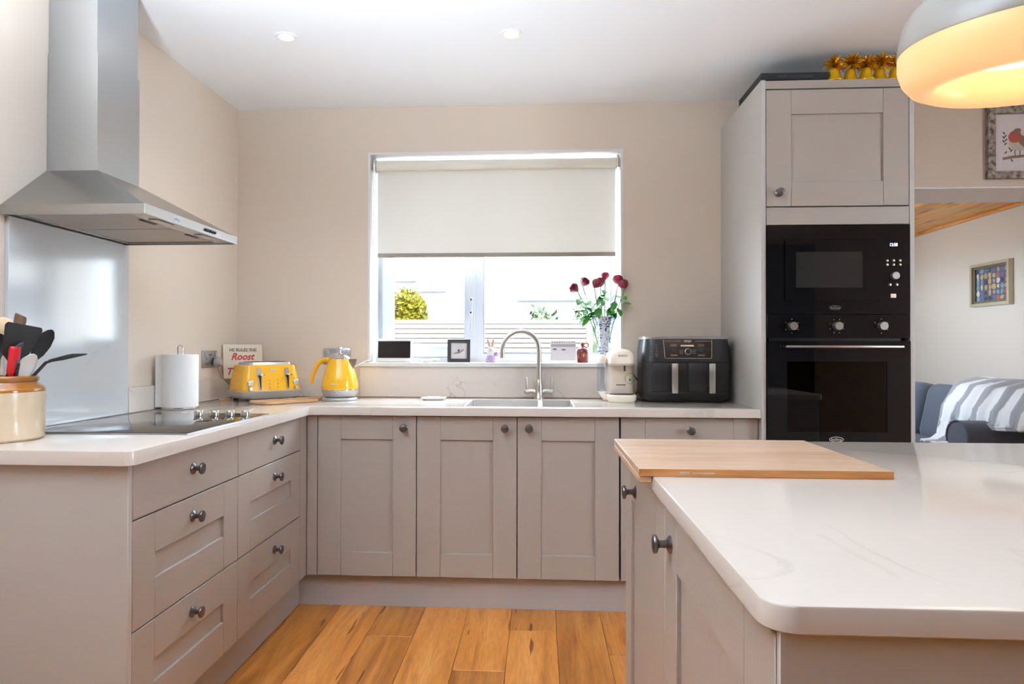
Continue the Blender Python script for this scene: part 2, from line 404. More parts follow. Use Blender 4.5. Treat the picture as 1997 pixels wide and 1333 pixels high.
M_bush = blotch('bush_leaf', [(.3, rgb(30, 42, 20)), (.5, rgb(50, 62, 34)), (.7, rgb(80, 66, 58))], 9)
M_pane = mat('far_pane', rgb(70, 78, 92), .1)
M_patio = mat('patio', rgb(214, 210, 204), .9)

# ------------------------------------------------------------------ room shell
ZC, XW, YW, YB2 = 2.474, -1.652, 3.536, 3.886
XR = 3.4
fl = struct('floor', B().box(XW, XR, -2.6, YB2, -.12, -.014), mat('underlay', rgb(90, 60, 34), .9))
# planks, each its own piece
pl_mesh = {}
def plank_mesh(ln, w=.1945, th=.014, m=None, tagname='plank'):
    k = (round(ln, 3), w, tagname)
    if k not in pl_mesh:
        b = B(); b.box(-w/2+.0006, w/2-.0006, 0, ln-.0012, -th, 0, bevel=.0012, seg=1)
        o = bmesh.ops.recalc_face_normals(b.bm, faces=b.bm.faces)
        me = bpy.data.meshes.new(tagname); b.bm.to_mesh(me); b.bm.free(); me.materials.append(m); pl_mesh[k] = me
    return pl_mesh[k]
joints = {-.607: 2.674, -.024: 2.761}
for k in range(-8, 18):
    xc = -.123 + .1945*(k+.5)
    if xc-.0973 < XW-.02 or xc+.0973 > XR+.02: continue
    y = 2.676 if k == -3 else 2.761 if k == 0 else -2.6 + 1.38*((k*.37) % 1) + 1.38*3
    while y > -2.6: y -= 1.38
    while y < YB2 - .02:
        y1 = min(y+1.38, YB2)
        y0 = max(y, -2.6)
        ob('plank', plank_mesh(y1-y0, m=M_floor), None, fl, (xc, y0, 0))
        y += 1.38
WX0, WX1, WZ0, WZ1 = -.928, .442, 1.095, 2.23
wb = B().slab([XW-.1, WX0, WX1, 1.78, 2.9, XR+.1], [-.1, WZ0, 2.008, WZ1, ZC+.1],
              lambda i, j: (i == 1 and j in (1, 2)) or (i == 3 and j in (0, 1)), YW, YB2, 'xzy')
struct('wall_back', wb, M_wall)
struct('wall_left', B().slab([-2.6, YW], [-.1, ZC+.1], lambda i, j: False, XW-.1, XW, 'yzx'), M_wall)
struct('wall_right', B().slab([-2.6, .7, 1.5, YW], [-.1, .8, 2.2, ZC+.1], lambda i, j: i == 1 and j == 1, XR, XR+.1, 'yzx'), M_wall)
struct('wall_front', B().slab([XW-.1, XR+.1], [-.1, ZC+.1], lambda i, j: False, -2.7, -2.6, 'xzy'), mat('darkened_unseen_wall', rgb(70, 58, 48), .8, bump=.05, bscale=200))  # unseen wall, coloured dark to cut light bounced onto the camera-facing fronts
struct('ceiling', B().box(XW, XR, -2.6, YW, ZC, ZC+.1), M_ceil)
# lintel lining of the doorway (white)
struct('trim_1', B().box(1.78, 2.9, YW+.004, YB2-.002, 2.0, 2.0079), M_ceil)
# sun room beyond
struct('floor_sun_room', B().box(1.78, XR, YB2, 7.2, -.12, 0), M_patio)
struct('wall_sun_room_side', B().slab([YB2, 7.2], [-.1, 2.4], lambda i, j: False, XR, XR+.1, 'yzx'), M_wallw)
struct('wall_sun_room_left', B().slab([YB2, 4.55, 6.35, 7.2], [-.1, 1.4, 1.82, 2.4], lambda i, j: i == 1 and j == 1, 1.70, 1.78, 'yzx'), M_wallw)
struct('wall_sun_room_end', B().box(1.78, XR, 7.2, 7.3, -.1, 2.4), M_wallw)
pc = struct('ceiling_sun_room', B().box(1.78, XR, YB2, 7.2, 2.222, 2.32), M_pine)
x = XR
while x > 1.80:
    me = plank_mesh(7.2-YB2, .108, .012, M_pine, 'board')
    ob('board', me, None, pc, (x-.054, YB2, 2.222)); x -= .108
ob('cornice', B().box(XR-.03, XR, YB2, 7.2, 2.185, 2.21, .004), M_pine, pc)

# window_1 (kitchen): frame, sash, panes, handle
FY0, FY1 = 3.736, 3.806
w1 = struct('window_1', B().slab([WX0, WX0+.045, -.375, -.318, WX1-.04, WX1], [WZ0, WZ0+.045, WZ1-.05, WZ1], lambda i, j: i in (1, 3) and j == 1, FY0, FY1, 'xzy'), M_upvc)
def sash(x0, x1, f):
    o = ob('sash', B().slab([x0, x0+f, x1-f, x1], [WZ0+.03, WZ0+.03+f, WZ1-.05-f, WZ1-.04], lambda i, j: i == 1 and j == 1, FY0-.018, FY0+.03, 'xzy'), M_upvc, w1, smooth=0)
    ob('pane', B().box(x0+f-.004, x1-f+.004, FY0+.006, FY0+.012, WZ0+.03+f-.004, WZ1-.05-f+.004), M_glass, o)
    return o
s1 = sash(WX0+.038, -.366, .058)
h = ob('window_handle', B().box(-.392, -.376, FY0-.032, FY0-.018, 1.35, 1.46, .004).box(-.391, -.377, FY0-.048, FY0-.034, 1.27, 1.38, .004).cyl((-.384, FY0-.04, 1.385), (-.384, FY0-.018, 1.385), .007), M_upvc, s1)
ob('handle_screw', B().cyl((-.384, FY0-.0335, 1.445), (-.384, FY0-.031, 1.445), .005).cyl((-.384, FY0-.0505, 1.372), (-.384, FY0-.047, 1.372), .0055), M_printk, s1)
ob('pane', B().box(-.326, WX1-.03, FY0+.03, FY0+.036, WZ0+.04, WZ1-.045), M_glass, w1)
ob('glazing_bead', B().slab([-.322, -.312, WX1-.046, WX1-.036], [WZ0+.041, WZ0+.053, WZ1-.062, WZ1-.046], lambda i, j: i == 1 and j == 1, FY0+.01, FY0+.03, 'xzy'), mat('grey_gasket', rgb(150, 158, 170), .6), w1)
struct('trim_2', B().box(-.967, .482, 3.498, YW, 1.073, WZ0, .004).box(WX0, WX1, YW-.004, FY0, 1.073, WZ0-.0004), M_sill)
struct('trim_3', B().slab([WX0, WX0+.012, WX1-.012, WX1], [WZ0, WZ1-.012, WZ1], lambda i, j: i == 1 and j == 0, YW-.002, FY0, 'xzy'), M_sill)
# unseen glazing behind and to the right
def glazing(n, name_axes, us, vs, w0, w1_):
    o = struct(n, B().slab(us, vs, lambda i, j: i % 2 == 1 and j % 2 == 1, w0, w1_, name_axes), M_upvc)
    return o
glazing('window_2', 'yzx', [.7, .76, 1.44, 1.5], [.8, .86, 2.14, 2.2], XR+.03, XR+.08)
glazing('window_3', 'yzx', [4.55, 4.6, 5.42, 5.48, 6.3, 6.35], [1.4, 1.44, 1.78, 1.82], 1.71, 1.76)

# ------------------------------------------------------------------ outside: fence, houses, shrubs
struct('ground_outside', B().box(-14, 16, -14, 30, -.35, -.2), M_patio)
FEN = 8.0
fe = thing('garden_fence', 'pale slatted fence across the yard seen through the window', 'fence', (0, FEN, -.2))
slat = None
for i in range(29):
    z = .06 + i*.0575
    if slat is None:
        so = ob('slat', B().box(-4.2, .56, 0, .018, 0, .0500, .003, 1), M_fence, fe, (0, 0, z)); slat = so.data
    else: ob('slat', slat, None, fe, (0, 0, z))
ob('gap_shade_sheet', B().box(-4.2, .56, .105, .115, .03, 1.68), mat('gap_shade_dark', rgb(40, 34, 28), .8), fe)  # added dark sheet behind the slats, stands in for shade in the gaps
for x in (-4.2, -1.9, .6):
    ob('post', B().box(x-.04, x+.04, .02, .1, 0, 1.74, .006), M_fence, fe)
def house(name, label, x0, x1, y, h, wins):
    t = thing(name, label, 'house', ((x0+x1)/2, y, -.2))
    cx = (x0+x1)/2
    us = sorted({x0-cx, x1-cx} | {v-cx for w in wins for v in w[:2]}); vs = sorted({0, h} | {v+.2 for w in wins for v in w[2:]})
    def hole(i, j):
        u, v = (us[i]+us[i+1])/2+cx, (vs[j]+vs[j+1])/2-.2
        return any(w[0] < u < w[1] and w[2] < v < w[3] for w in wins)
    ob('facade', B().slab(us, vs, hole, 0, .3, 'xzy'), M_house, t, smooth=0)
    ob('roof', B().prism([(x0-cx-.3, h), (x1-cx+.3, h), (x1-cx-.5, h+1.6), (x0-cx+.5, h+1.6)], 'y', .1, 5), mat('roof_slate', rgb(140, 140, 148), .8), t)
    for a, b, c, d in wins:
        f = ob('window', B().slab([a-cx, a-cx+.06, (a+b)/2-cx-.03, (a+b)/2-cx+.03, b-cx-.06, b-cx], [c+.2, c+.26, d+.14, d+.2], lambda i, j: i in (1, 3) and j == 1, .1, .16, 'xzy'), M_upvc, t, smooth=0)
        ob('pane', B().box(a-cx+.05, b-cx-.05, .125, .135, c+.25, d+.15), M_pane, f)
        ob('window_sill', B().box(a-cx-.12, b-cx+.12, -.09, .1, c+.08, c+.2, .01), M_printd, t)
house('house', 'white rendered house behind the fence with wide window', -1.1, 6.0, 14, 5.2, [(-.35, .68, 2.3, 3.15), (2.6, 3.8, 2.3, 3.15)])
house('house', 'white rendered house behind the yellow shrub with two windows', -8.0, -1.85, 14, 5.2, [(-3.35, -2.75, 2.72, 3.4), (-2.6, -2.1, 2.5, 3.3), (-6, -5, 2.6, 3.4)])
def shrub(name, label, loc, rx, ry, rz, m, n, seed, leaf=.05, boxy=1.0):
    r = random.Random(seed)
    t = thing(name, label, 'shrub', loc)
    b = B()
    for i in range(n):
        u = r.uniform(-1, 1); a = r.uniform(0, 2*PI); q = math.sqrt(1-u*u); k = r.uniform(.84, 1.03)
        bx_ = lambda v: math.copysign(abs(v)**boxy, v)
        p = Vector((rx*k*bx_(q*math.cos(a)), ry*k*bx_(q*math.sin(a)), rz + rz*k*bx_(u)))
        d = Vector((r.gauss(0, 1), r.gauss(0, 1), r.gauss(0, 1))).normalized(); e = d.orthogonal().normalized(); l = leaf*r.uniform(.6, 1.4)
        b.quad([p, p+d*l*.5+e*l*.3, p+d*l, p+d*l*.5-e*l*.3])
    fo = ob('foliage', b, m, t, smooth=0); fo['kind'] = 'stuff'
    ob('crown_core', B().sphere((0, 0, rz), 1, (rx*.8, ry*.8, rz*.8)), m, t)
    ob('trunk', B().cyl((0, 0, -.5), (0, 0, rz), .05, .03), mat('bark', rgb(110, 90, 70), .9), t)
shrub('shrub', 'rounded yellow leaved shrub above the fence top', (-1.93, 9.0, .3), .37, .36, .82, M_hedge, 11000, 3, .06, .55)
shrub('shrub', 'loose green shrub beyond the fence next to the flowers', (.68, 9.2, .2), .28, .3, .83, M_bush, 700, 4, .09)
shrub('shrub', 'sparse grey green shrub beyond the middle of the fence', (.02, 9.2, .2), .28, .3, .78, M_bush, 500, 5, .09)

# ------------------------------------------------------------------ cabinets
ZT, ZB = .867, .152
def knob_mesh():
    b = B().lathe([(0, 0), (.0165, 0), (.0168, .003), (.013, .006), (.0075, .009), (.0068, .02), (.009, .0235), (.0165, .026), (.0178, .029), (.0165, .0325), (.009, .0345), (0, .035)], 24)
    bmesh.ops.recalc_face_normals(b.bm, faces=b.bm.faces)
    me = bpy.data.meshes.new('knob'); b.bm.to_mesh(me); b.bm.free(); me.shade_smooth(); me.set_sharp_from_angle(angle=math.radians(50)); me.materials.append(M_pewter); return me
KN = knob_mesh()
def shaker(parent, name, w, h, loc, rot, knob=None, st=.105, rl=.105, th=.02, plain=False):
    """front in local x (width) / z (height), face at local y=0 looking to -y"""
    if plain:
        d = ob(name, B().box(0, w, 0, th, 0, h, .0015, 1), M_cabx, parent, loc, rot)
    else:
        d = ob(name, B().box(st-.01, w-st+.01, .009, th-.002, rl-.01, h-rl+.01), M_cabv, parent, loc, rot)
        for x0 in (0, w-st): ob('stile', B().box(x0, x0+st, 0, th, 0, h, .0012, 1), M_cabv, d)
        for z0 in (0, h-rl): ob('rail', B().box(st+.0006, w-st-.0006, .0002, th, z0, z0+rl, .0012, 1), M_cabx, d)
    if knob: ob('knob', KN, None, d, (knob[0], 0, knob[1]), (PI/2, 0, 0))
    return d
# left run: two drawer units facing +x
XL, YN = -1.0487, 1.6566
RL = (0, 0, PI/2)   # local x -> +y, local -y -> +x
lab = ['grey shaker drawer unit at the near end of the hob run', 'grey shaker drawer unit in the corner end of the hob run']
for k in range(2):
    y0 = YN + .6*k
    t = thing('drawer_unit', lab[k], 'drawer unit', (XL-.3, y0+.3, 0))
    dx, dy = XL-.3, y0+.3
    ob('carcass', B().box(XW+.012-dx, XL-.0205-dx, -.299, .299, .15, .871), M_carc, t)
    for z0, z1, pl, kz in ((.7245, ZT, True, .806), (.4355, .7205, False, .662), (ZB, .4315, False, .373)):
        shaker(t, 'drawer', .5965, z1-z0, (.3, -.29825, z0), RL, (.297 if k == 0 else .318, kz-z0), .1, .108, plain=pl)
    if k == 0: ob('end_panel', B().box(XW+.004-dx, XL-dx, -.319, -.3005, 0, .872, .001, 1), M_pan, t)
# back run
YD, XD = 2.9362, -.9986
def base_unit(name, label, cat, x0, x1, doors, extra=None):
    cx = (x0+x1)/2
    t = thing(name, label, cat, (cx, YD+.3, 0))
    ob('carcass', B().slab([x0+.001-cx, x0+.03-cx, x1-.03-cx, x1-.001-cx], [.15, .18, .871], lambda i, j: i == 1 and j == 1, .0205-.3, .29, 'xzy'), M_carc, t, smooth=0)
    ob('back_board', B().box(x0+.03-cx, x1-.03-cx, .27, .288, .181, .8), M_carc, t)
    for a, b_, kx, kz in doors:
        shaker(t, 'door', b_-a-.004, ZT-ZB, (a+.002-cx, -.3, ZB), (0, 0, 0), (kx-a-.002, kz-ZB))
    return t
u1 = base_unit('base_cabinet', 'single door shaker base cabinet beside the drawer corner', 'cabinet', XD, XD+.45, [(XD, XD+.45, -.603, .816)])
ob('corner_filler', B().box(XL+.004-XD-.225, -.2262, -.3, -.28, ZB, ZT), M_cabv, u1)
base_unit('sink_cabinet', 'double door shaker cabinet under the sink', 'cabinet', XD+.45, XD+1.35, [(XD+.45, XD+.9, -.152, .818), (XD+.9, XD+1.35, -.045, .818)])
base_unit('integrated_dishwasher', 'wide shaker front with central knob next to the tall oven unit', 'dishwasher', XD+1.354, .950, [(XD+1.354, .950, .658, .813)])
b = struct('baseboard_back', B().box(XL-.05, .95, 2.986, 3.002, 0, .149), M_plinth)
b = struct('baseboard_left', B().box(XL-.066, XL-.05, YN, 3.002, 0, .149), M_plinth)

# worktop (L shaped, sink cut-out)
ZW = .91
SX0, SX1, SY0, SY1 = -.345, .16, 2.995, 3.385
us = [XW+.002, -1.025, SX0, SX1, .951]; vs = [1.615, 2.906, SY0, SY1, YW-.002]
wt = B().slab(us, vs, lambda i, j: (j == 0 and i > 0) or (i == 2 and j == 2), .873, ZW)
wt.bm.edges.ensure_lookup_table()
ce = [e for e in wt.bm.edges if all(abs(v.co.x+1.025) < 1e-4 and abs(v.co.y-1.615) < 1e-4 for v in e.verts)]
bmesh.ops.bevel(wt.bm, geom=ce, offset=.022, segments=5, profile=.5, affect='EDGES')
top = [e for e in wt.bm.edges if all(v.co.z > .905 for v in e.verts) and len(e.link_faces) == 2 and any(abs(f.normal.z) < .5 for f in e.link_faces)]
bmesh.ops.recalc_face_normals(wt.bm, faces=wt.bm.faces)
top = [e for e in wt.bm.edges if all(v.co.z > .905 for v in e.verts) and len(e.link_faces) == 2 and e.calc_face_angle(0) > .5]
bmesh.ops.bevel(wt.bm, geom=top, offset=.003, segments=2, profile=.5, affect='EDGES')
tag(ob('worktop', wt, M_quartz, smooth=35), 'pale quartz L shaped worktop along the hob and window walls', 'worktop')
tag(ob('splashback', B().box(XW+.001, XW+.014, 1.955, 2.556, ZW+.0005, 1.578, .001, 1), M_quartz2), 'tall white veined quartz splashback behind the hob', 'splashback')
tag(ob('upstand', B().box(XW+.001, XW+.016, 2.5575, YW-.017, ZW+.0005, 1.012, .0015, 1), M_upst), 'low quartz upstand on the side wall behind the kitchen roll', 'upstand')
tag(ob('upstand', B().box(XW+.001, -.9685, YW-.016, YW-.0005, ZW+.0005, 1.012, .0015, 1), M_upst), 'low quartz upstand on the window wall behind toaster and kettle', 'upstand')
tag(ob('upstand', B().box(.4835, .951, YW-.016, YW-.0005, ZW+.0005, 1.012, .0015, 1), M_upst), 'low quartz upstand behind the black air fryer', 'upstand')
tag(ob('sink_splashback', B().box(-.967, .482, YW-.018, YW-.0005, ZW+.0005, 1.0725, .0015, 1), quartz('quartz_sink_panel', rgb(220, 208, 199), rgb(140, 130, 124), .14, 1.6, .7)), 'veined quartz panel between worktop and window sill behind the tap', 'splashback')

# sink
sk = thing('sink', 'undermounted stainless sink with one and a half bowls', 'sink', ((SX0+SX1)/2, (SY0+SY1)/2, ZW))
def bowl(x0, x1, y0, y1, zt, zb):
    b = B(); r0 = rrect(x1-x0, y1-y0, .02, zt, 4, (x0+x1)/2, (y0+y1)/2)
    rings = [r0, rrect(x1-x0-.01, y1-y0-.01, .022, zb+.02, 4, (x0+x1)/2, (y0+y1)/2), rrect(x1-x0-.04, y1-y0-.04, .015, zb, 4, (x0+x1)/2, (y0+y1)/2)]
    return b.loft(rings, cap=False).loft([rings[2], [((x0+x1)/2 + .02*math.cos(2*PI*i/24+PI/4), (y0+y1)/2 + .02*math.sin(2*PI*i/24+PI/4), zb-.004) for i in range(24)]])
for a, c in ((-.249, .088), (.104, .249)):
    bw = ob('bowl', bowl(a, c, -.19, .19, -.002, -.19), M_sink, sk)
    ob('drain', B().cyl(((a+c)/2, 0, -.192), ((a+c)/2, 0, -.187), .03, bevel=.001), M_chrome, bw)
ob('rim', B().slab([-.252, -.246, .086, .106, .247, .252], [-.194, -.187, .187, .194], lambda i, j: i in (1, 3) and j == 1, -.038, -.0015), M_sink, sk, smooth=0)

# mixer tap
tp = thing('mixer_tap', 'brushed steel swan neck mixer tap with two lever handles', 'tap', (-.002, 3.45, ZW))
ob('body', B().lathe([(.027, 0), (.027, .004), (.023, .01), (.021, .05), (.017, .085), (.0135, .1)], 24), M_nickel, tp)
pts = [(0, 0, .098), (0, 0, .2), (0, 0, .24)] + [(-.095+.095*math.cos(math.radians(a)), -.012*(a/180), .25+.1*math.sin(math.radians(a))) for a in range(6, 181, 6)] + [(-.19, -.013, .235), (-.19, -.013, .212)]
ob('spout', B().tube(pts, .0125, 14), M_nickel, tp)
for s in (-1, 1):
    hd = ob('lever', B().tube([(s*.014, 0, .034), (s*.04, 0, .04), (s*.068, 0, .034)], [.013, .011, .012], 14).cyl((s*.062, 0, .04), (s*.066, -.004, .112), .0062, .005, 12, .002).sphere((s*.066, 0, .038), .0125, u=14, v=8), M_nickel, tp)

# hob
hb = thing('induction_hob', 'black glass induction hob set on the worktop', 'hob', (-1.31, 2.235, ZW))
ob('glass_plate', B().box(-.255, .255, -.305, .30, .0004, .006, .002), M_hob, hb)
ob('edge_trim', B().slab([-.2565, -.255, .255, .2565], [-.3065, -.305, .30, .3015], lambda i, j: i == 1 and j == 1, .0004, .0045), M_steel, hb, smooth=0)
for i in range(4):
    x = -1.282 + .0583*i + 1.31; y = 2.43 - 2.235 + .004*i
    kb = ob('control_knob', B().lathe([(.0165, .0062), (.0165, .024), (.015, .0262), (0, .0262)], 26), M_nickel, hb, (x, y, 0))

# cooker hood
HX, HY0, HY1, HZ = -1.19, 1.934, 2.541, 1.578
hd = thing('cooker_hood', 'stainless steel chimney cooker hood over the hob', 'cooker hood', (XW, 2.2375, HZ))
ox, oy = XW, 2.2375
X1, a0, a1 = HX-ox, HY0-oy, HY1-oy
def ringY(x1, y0, y1, z): return [(.002, y0, z), (x1, y0, z), (x1, y1, z), (.002, y1, z)]
cx1, cy0, cy1 = -1.476-ox, 2.128-oy, 2.36-oy
can = ob('canopy', B().loft([ringY(X1-.004, a0, a1, .03), ringY(cx1+.004, cy0-.004, cy1+.004, .185)]), M_steelh, hd, smooth=0)
lp = ob('front_rim', B().box(X1-.004, X1, a0, a1, 0, .03), M_steelf, hd)
ob('side_rim', B().box(.002, X1-.0042, a0, a0+.004, 0, .03), M_steelh, hd)
ob('side_rim', B().box(.002, X1-.0042, a1-.004, a1, 0, .03), M_steelh, hd)
ob('chimney', B().slab([.002, .004, cx1-.002, cx1], [cy0, cy0+.002, cy1-.002, cy1], lambda i, j: i == 1 and j == 1, .186, .58), M_steel, hd, smooth=0)
ob('chimney_sleeve', B().box(.003, cx1-.005, cy0+.004, cy1-.004, .58, ZC-HZ-.001), M_steel, hd)
ob('screw', B().cyl((.02, cy0-.002, .2), (.02, cy0, .2), .003), M_chrome, hd)
un = ob('underside', B().slab([.004, .04, X1-.075, X1-.0042], [a0+.0042, a0+.03, a1-.03, a1-.0042], lambda i, j: i == 1 and j == 1, .004, .009), M_steelh, hd, smooth=0)
M_mesh = mat('filter_mesh', rgb(182, 172, 164), .45, .7, bump=1, bscale=1, stretch=(900, 240, 1))
mid = (a0+a1)/2
for q0, q1 in ((a0+.032, mid-.003), (mid+.003, a1-.032)):
    f = ob('filter', B().box(.042, X1-.077, q0, q1, .007, .014), M_mesh, un)
    ob('filter_latch', B().box(X1-.1, X1-.084, (q0+q1)/2-.04, (q0+q1)/2+.04, .004, .0066, .002), M_printk, f)
for q in (mid-.14, mid+.14):
    ob('lamp_lens', B().box(X1-.06, X1-.03, q-.05, q+.05, .001, .0039, .001), mat('frosted_lens', rgb(200, 196, 190), .4), un)
for i in range(5):
    ob('button', B().cyl((X1, mid+.055+i*.0165, .0145), (X1+.006, mid+.055+i*.0165, .0145), .0052, seg=14), M_dark, lp)
# oval badge
def oval(m, parent, c, a, b_, n, thick=.0006, axis='y', rim=.0025):
    o = B()
    pts = [(math.cos(2*PI*i/32), math.sin(2*PI*i/32)) for i in range(32)]
    A = [(c[0]+p[0]*a, c[1], c[2]+p[1]*b_) for p in pts]; Bq = [(c[0]+p[0]*(a-rim), c[1], c[2]+p[1]*(b_-rim)) for p in pts]
    A2 = [(p[0], p[1]-thick, p[2]) for p in A]; B2 = [(p[0], p[1]-thick, p[2]) for p in Bq]
    o.loft([A, A2, B2, Bq], cap=False)
    return ob(n, o, m, parent)
bd = ob('badge', B().loft([[(X1+d, mid-.13+.026*math.cos(2*PI*i/28), .0145+.0085*math.sin(2*PI*i/28)) for i in range(28)] for d in (0, .0008)]), mat('badge_blue', rgb(206, 220, 240), .35), lp)
text('badge_letters', 'belling', .013, M_printd, bd, (X1+.0009, mid-.13, .0145), (PI/2, 0, PI/2), depth=.0002)
ob('corner_post', B().box(XL-.02-XD-.225, XL-XD-.225, 2.8575-YD-.3, -.28, ZB, ZT), M_cabv, u1)

# ------------------------------------------------------------------ tall oven housing
TX0, TX1, TY = .952, 1.591, 2.9035
tcx = (TX0+TX1)/2
tu = thing('tall_oven_cabinet', 'tall grey cabinet housing the microwave and oven', 'cabinet', (tcx, TY+.3, 0))
L0, L1, F = TX0-tcx, TX1-tcx, -.3
ob('side_panel', B().box(L0, L0+.02, F, .628, 0, 2.328, .001, 1), M_pan, tu)
ob('side_panel', B().box(L1-.02, L1, F, .628, 0, 2.328, .001, 1), M_pan, tu)
ob('top_panel', B().box(L0+.0205, L1-.0205, F+.022, .625, 2.29, 2.308), M_pan, tu)
ob('top_rail', B().box(L0+.0205, L1-.0205, F+.004, F+.0215, 2.291, 2.326, .001, 1), M_cabx, tu)
ob('back_board', B().box(L0+.0205, L1-.0205, .61, .625, .1, 2.289), M_carc, tu)
ob('shelf', B().box(L0+.0205, L1-.0205, F+.022, .609, 1.702, 1.72), M_carc, tu)
ob('shelf', B().box(L0+.0205, L1-.0205, F+.022, .609, .7, .718), M_carc, tu)
shaker(tu, 'door', .594, 2.284-1.783, (L0+.0225, F, 1.783), (0, 0, 0), (.052, .057))
ob('filler_panel', B().box(L0+.0225, L1-.0225, F, F+.02, 1.703, 1.778, .001, 1), M_cabx, tu)
shaker(tu, 'door', .594, .55, (L0+.0225, F, .152), (0, 0, 0), (.3, .5))
ob('kick_board', B().box(L0+.0205, L1-.0205, F+.05, F+.066, 0, .149), M_plinth, tu)

def dial(parent, x, z, r, depth, y, name='control_knob', m=M_nickel):
    return ob(name, B().lathe([(r, 0), (r, depth*.82), (r*.9, depth), (0, depth)], 26), m, parent, (x, y, z), (PI/2, 0, 0))
mw = thing('built_in_microwave', 'black glass built in microwave with blue clock digits', 'microwave', (1.2715, TY+.0, 1.319))
ob('casing', B().box(-.28, .28, .024, .4, .004, .376), M_carc, mw)
fa = ob('fascia', B().slab([-.2975, -.224, .168, .2975], [.001, .056, .32, .381], lambda i, j: i == 1 and j == 1, -.006, .02, 'xzy'), M_bglass, mw, smooth=0)
dr = ob('door', B().slab([-.2225, -.177, .101, .1665], [.0575, .113, .266, .3185], lambda i, j: i == 1 and j == 1, -.010, .016, 'xzy'), M_bglass, mw, smooth=0)
ob('window_pane', B().box(-.178, .102, -.0085, -.004, .112, .267), mat('microwave_pane', rgb(46, 44, 43), .06), dr)
for r_, zz in ((0, .227), (1, .2095)):
    for i in range(3): ob('button', B().lathe([(.0052, 0), (.0052, .002), (.003, .0032), (0, .0032)], 14), M_nickel, fa, (.203+.0265*i, -.006, zz), (PI/2, 0, 0))
for x in (.214, .242): ob('button', B().lathe([(.0052, 0), (.0052, .002), (0, .0032)], 14), M_nickel, fa, (x, -.006, .125), (PI/2, 0, 0))
dial(mw, .2315, .162, .0165, .018, -.006)
ob('release_button', B().box(.216, .238, -.010, -.006, .069, .086, .001), M_cream, fa)
text('clock_digits', '12:58', .019, M_display, fa, (.229, -.0066, .294), depth=.0002, sx=.8)
oval(M_printd, fa, (-.013, -.0061, .028), .024, .0095, 'badge', .0003, rim=.0016)
text('badge_letters', 'belling', .0145, M_printd, fa, (-.013, -.0064, .0275), depth=.0002)
ov = thing('built_in_oven', 'black glass built in electric oven below the microwave', 'oven', (1.2715, TY, .72))
ob('casing', B().slab([-.28, -.255, .255, .28], [.03, .06, .44, .58], lambda i, j: i == 1 and j == 1, .026, .5, 'xzy'), M_cav, ov, smooth=0)
ob('cavity_back', B().box(-.28, .28, .501, .51, .03, .58), M_cav, ov)
for z in (.2, .32):
    b = B()
    for i in range(13): b.cyl((-.24, .06+.033*i, z), (.24, .06+.033*i, z), .002, seg=6)
    b.cyl((-.24, .05, z), (-.24, .47, z), .003, seg=6); b.cyl((.24, .05, z), (.24, .47, z), .003, seg=6); b.cyl((-.24, .05, z), (.24, .05, z), .003, seg=6)
    rk = ob('wire_rack', b, M_chrome, ov)
cp = ob('control_panel', B().box(-.2975, .2975, -.006, .024, .498, .597, .001, 1), M_bglass, ov)
for x, tk in ((-.193, 6), (-.006, 8), (.178, 6)):
    dial(ov, x, .548, .0185, .026, -.006)
    for i in range(tk):
        a = 2*PI*(i+.5)/tk
        ob('dial_mark', B().box(x+.03*math.cos(a)-.0015, x+.03*math.cos(a)+.0015, -.0065, -.006, .548+.03*math.sin(a)-.0015, .548+.03*math.sin(a)+.0015), M_print, cp)
od = ob('door', B().slab([-.2975, -.215, .2, .2975], [.0, .098, .397, .485], lambda i, j: i == 1 and j == 1, -.008, .022, 'xzy'), M_bglass, ov, smooth=0)
ob('window_pane', B().box(-.216, .201, -.0065, -.002, .097, .398), M_oveng, od)
ob('handle', B().box(-.232, .252, -.048, -.036, .455, .465, .003).box(-.228, -.212, -.038, -.008, .456, .464, .001).box(.232, .248, -.038, -.008, .456, .464, .001), M_nickel, od)
oval(M_print, od, (-.01, -.0081, .066), .03, .0115, 'badge', .0004, rim=.0022)
text('badge_letters', 'belling', .0175, M_print, od, (-.01, -.0085, .0655), depth=.0002)

# on top of the tall cabinet
bk = thing('board_game_box', 'flat black box lying on the tall cabinet', 'box', (1.108, TY+.19, 2.3285))
ob('lid', B().box(-.146, .146, -.16, .16, .012, .042, .001, 1), M_blackm, bk)
ob('tray', B().box(-.143, .143, -.157, .157, .0, .0115, .001, 1), M_black, bk)
ob('title_print', B().box(-.075, -.035, -.1606, -.1601, .021, .031).box(-.03, .018, -.1606, -.1601, .024, .029).box(.022, .03, -.1606, -.1601, .022, .031).box(.036, .075, -.1606, -.1601, .021, .031), M_printk, bk)
def bell_mesh():
    b = B().lathe([(.0, .062), (.012, .061), (.02, .054), (.023, .04), (.027, .022), (.036, .007), (.04, .0), (.037, .0), (.0, .012)], 20)
    bmesh.ops.recalc_face_normals(b.bm, faces=b.bm.faces)
    me = bpy.data.meshes.new('bell'); b.bm.to_mesh(me); b.bm.free(); me.shade_smooth(); me.materials.append(M_gold); return me
BELL = bell_mesh()
ga = thing('tinsel_garland', 'gold foil bell and tinsel garland on the tall cabinet', 'garland', (1.425, TY+.045, 2.3285))
r = random.Random(5)
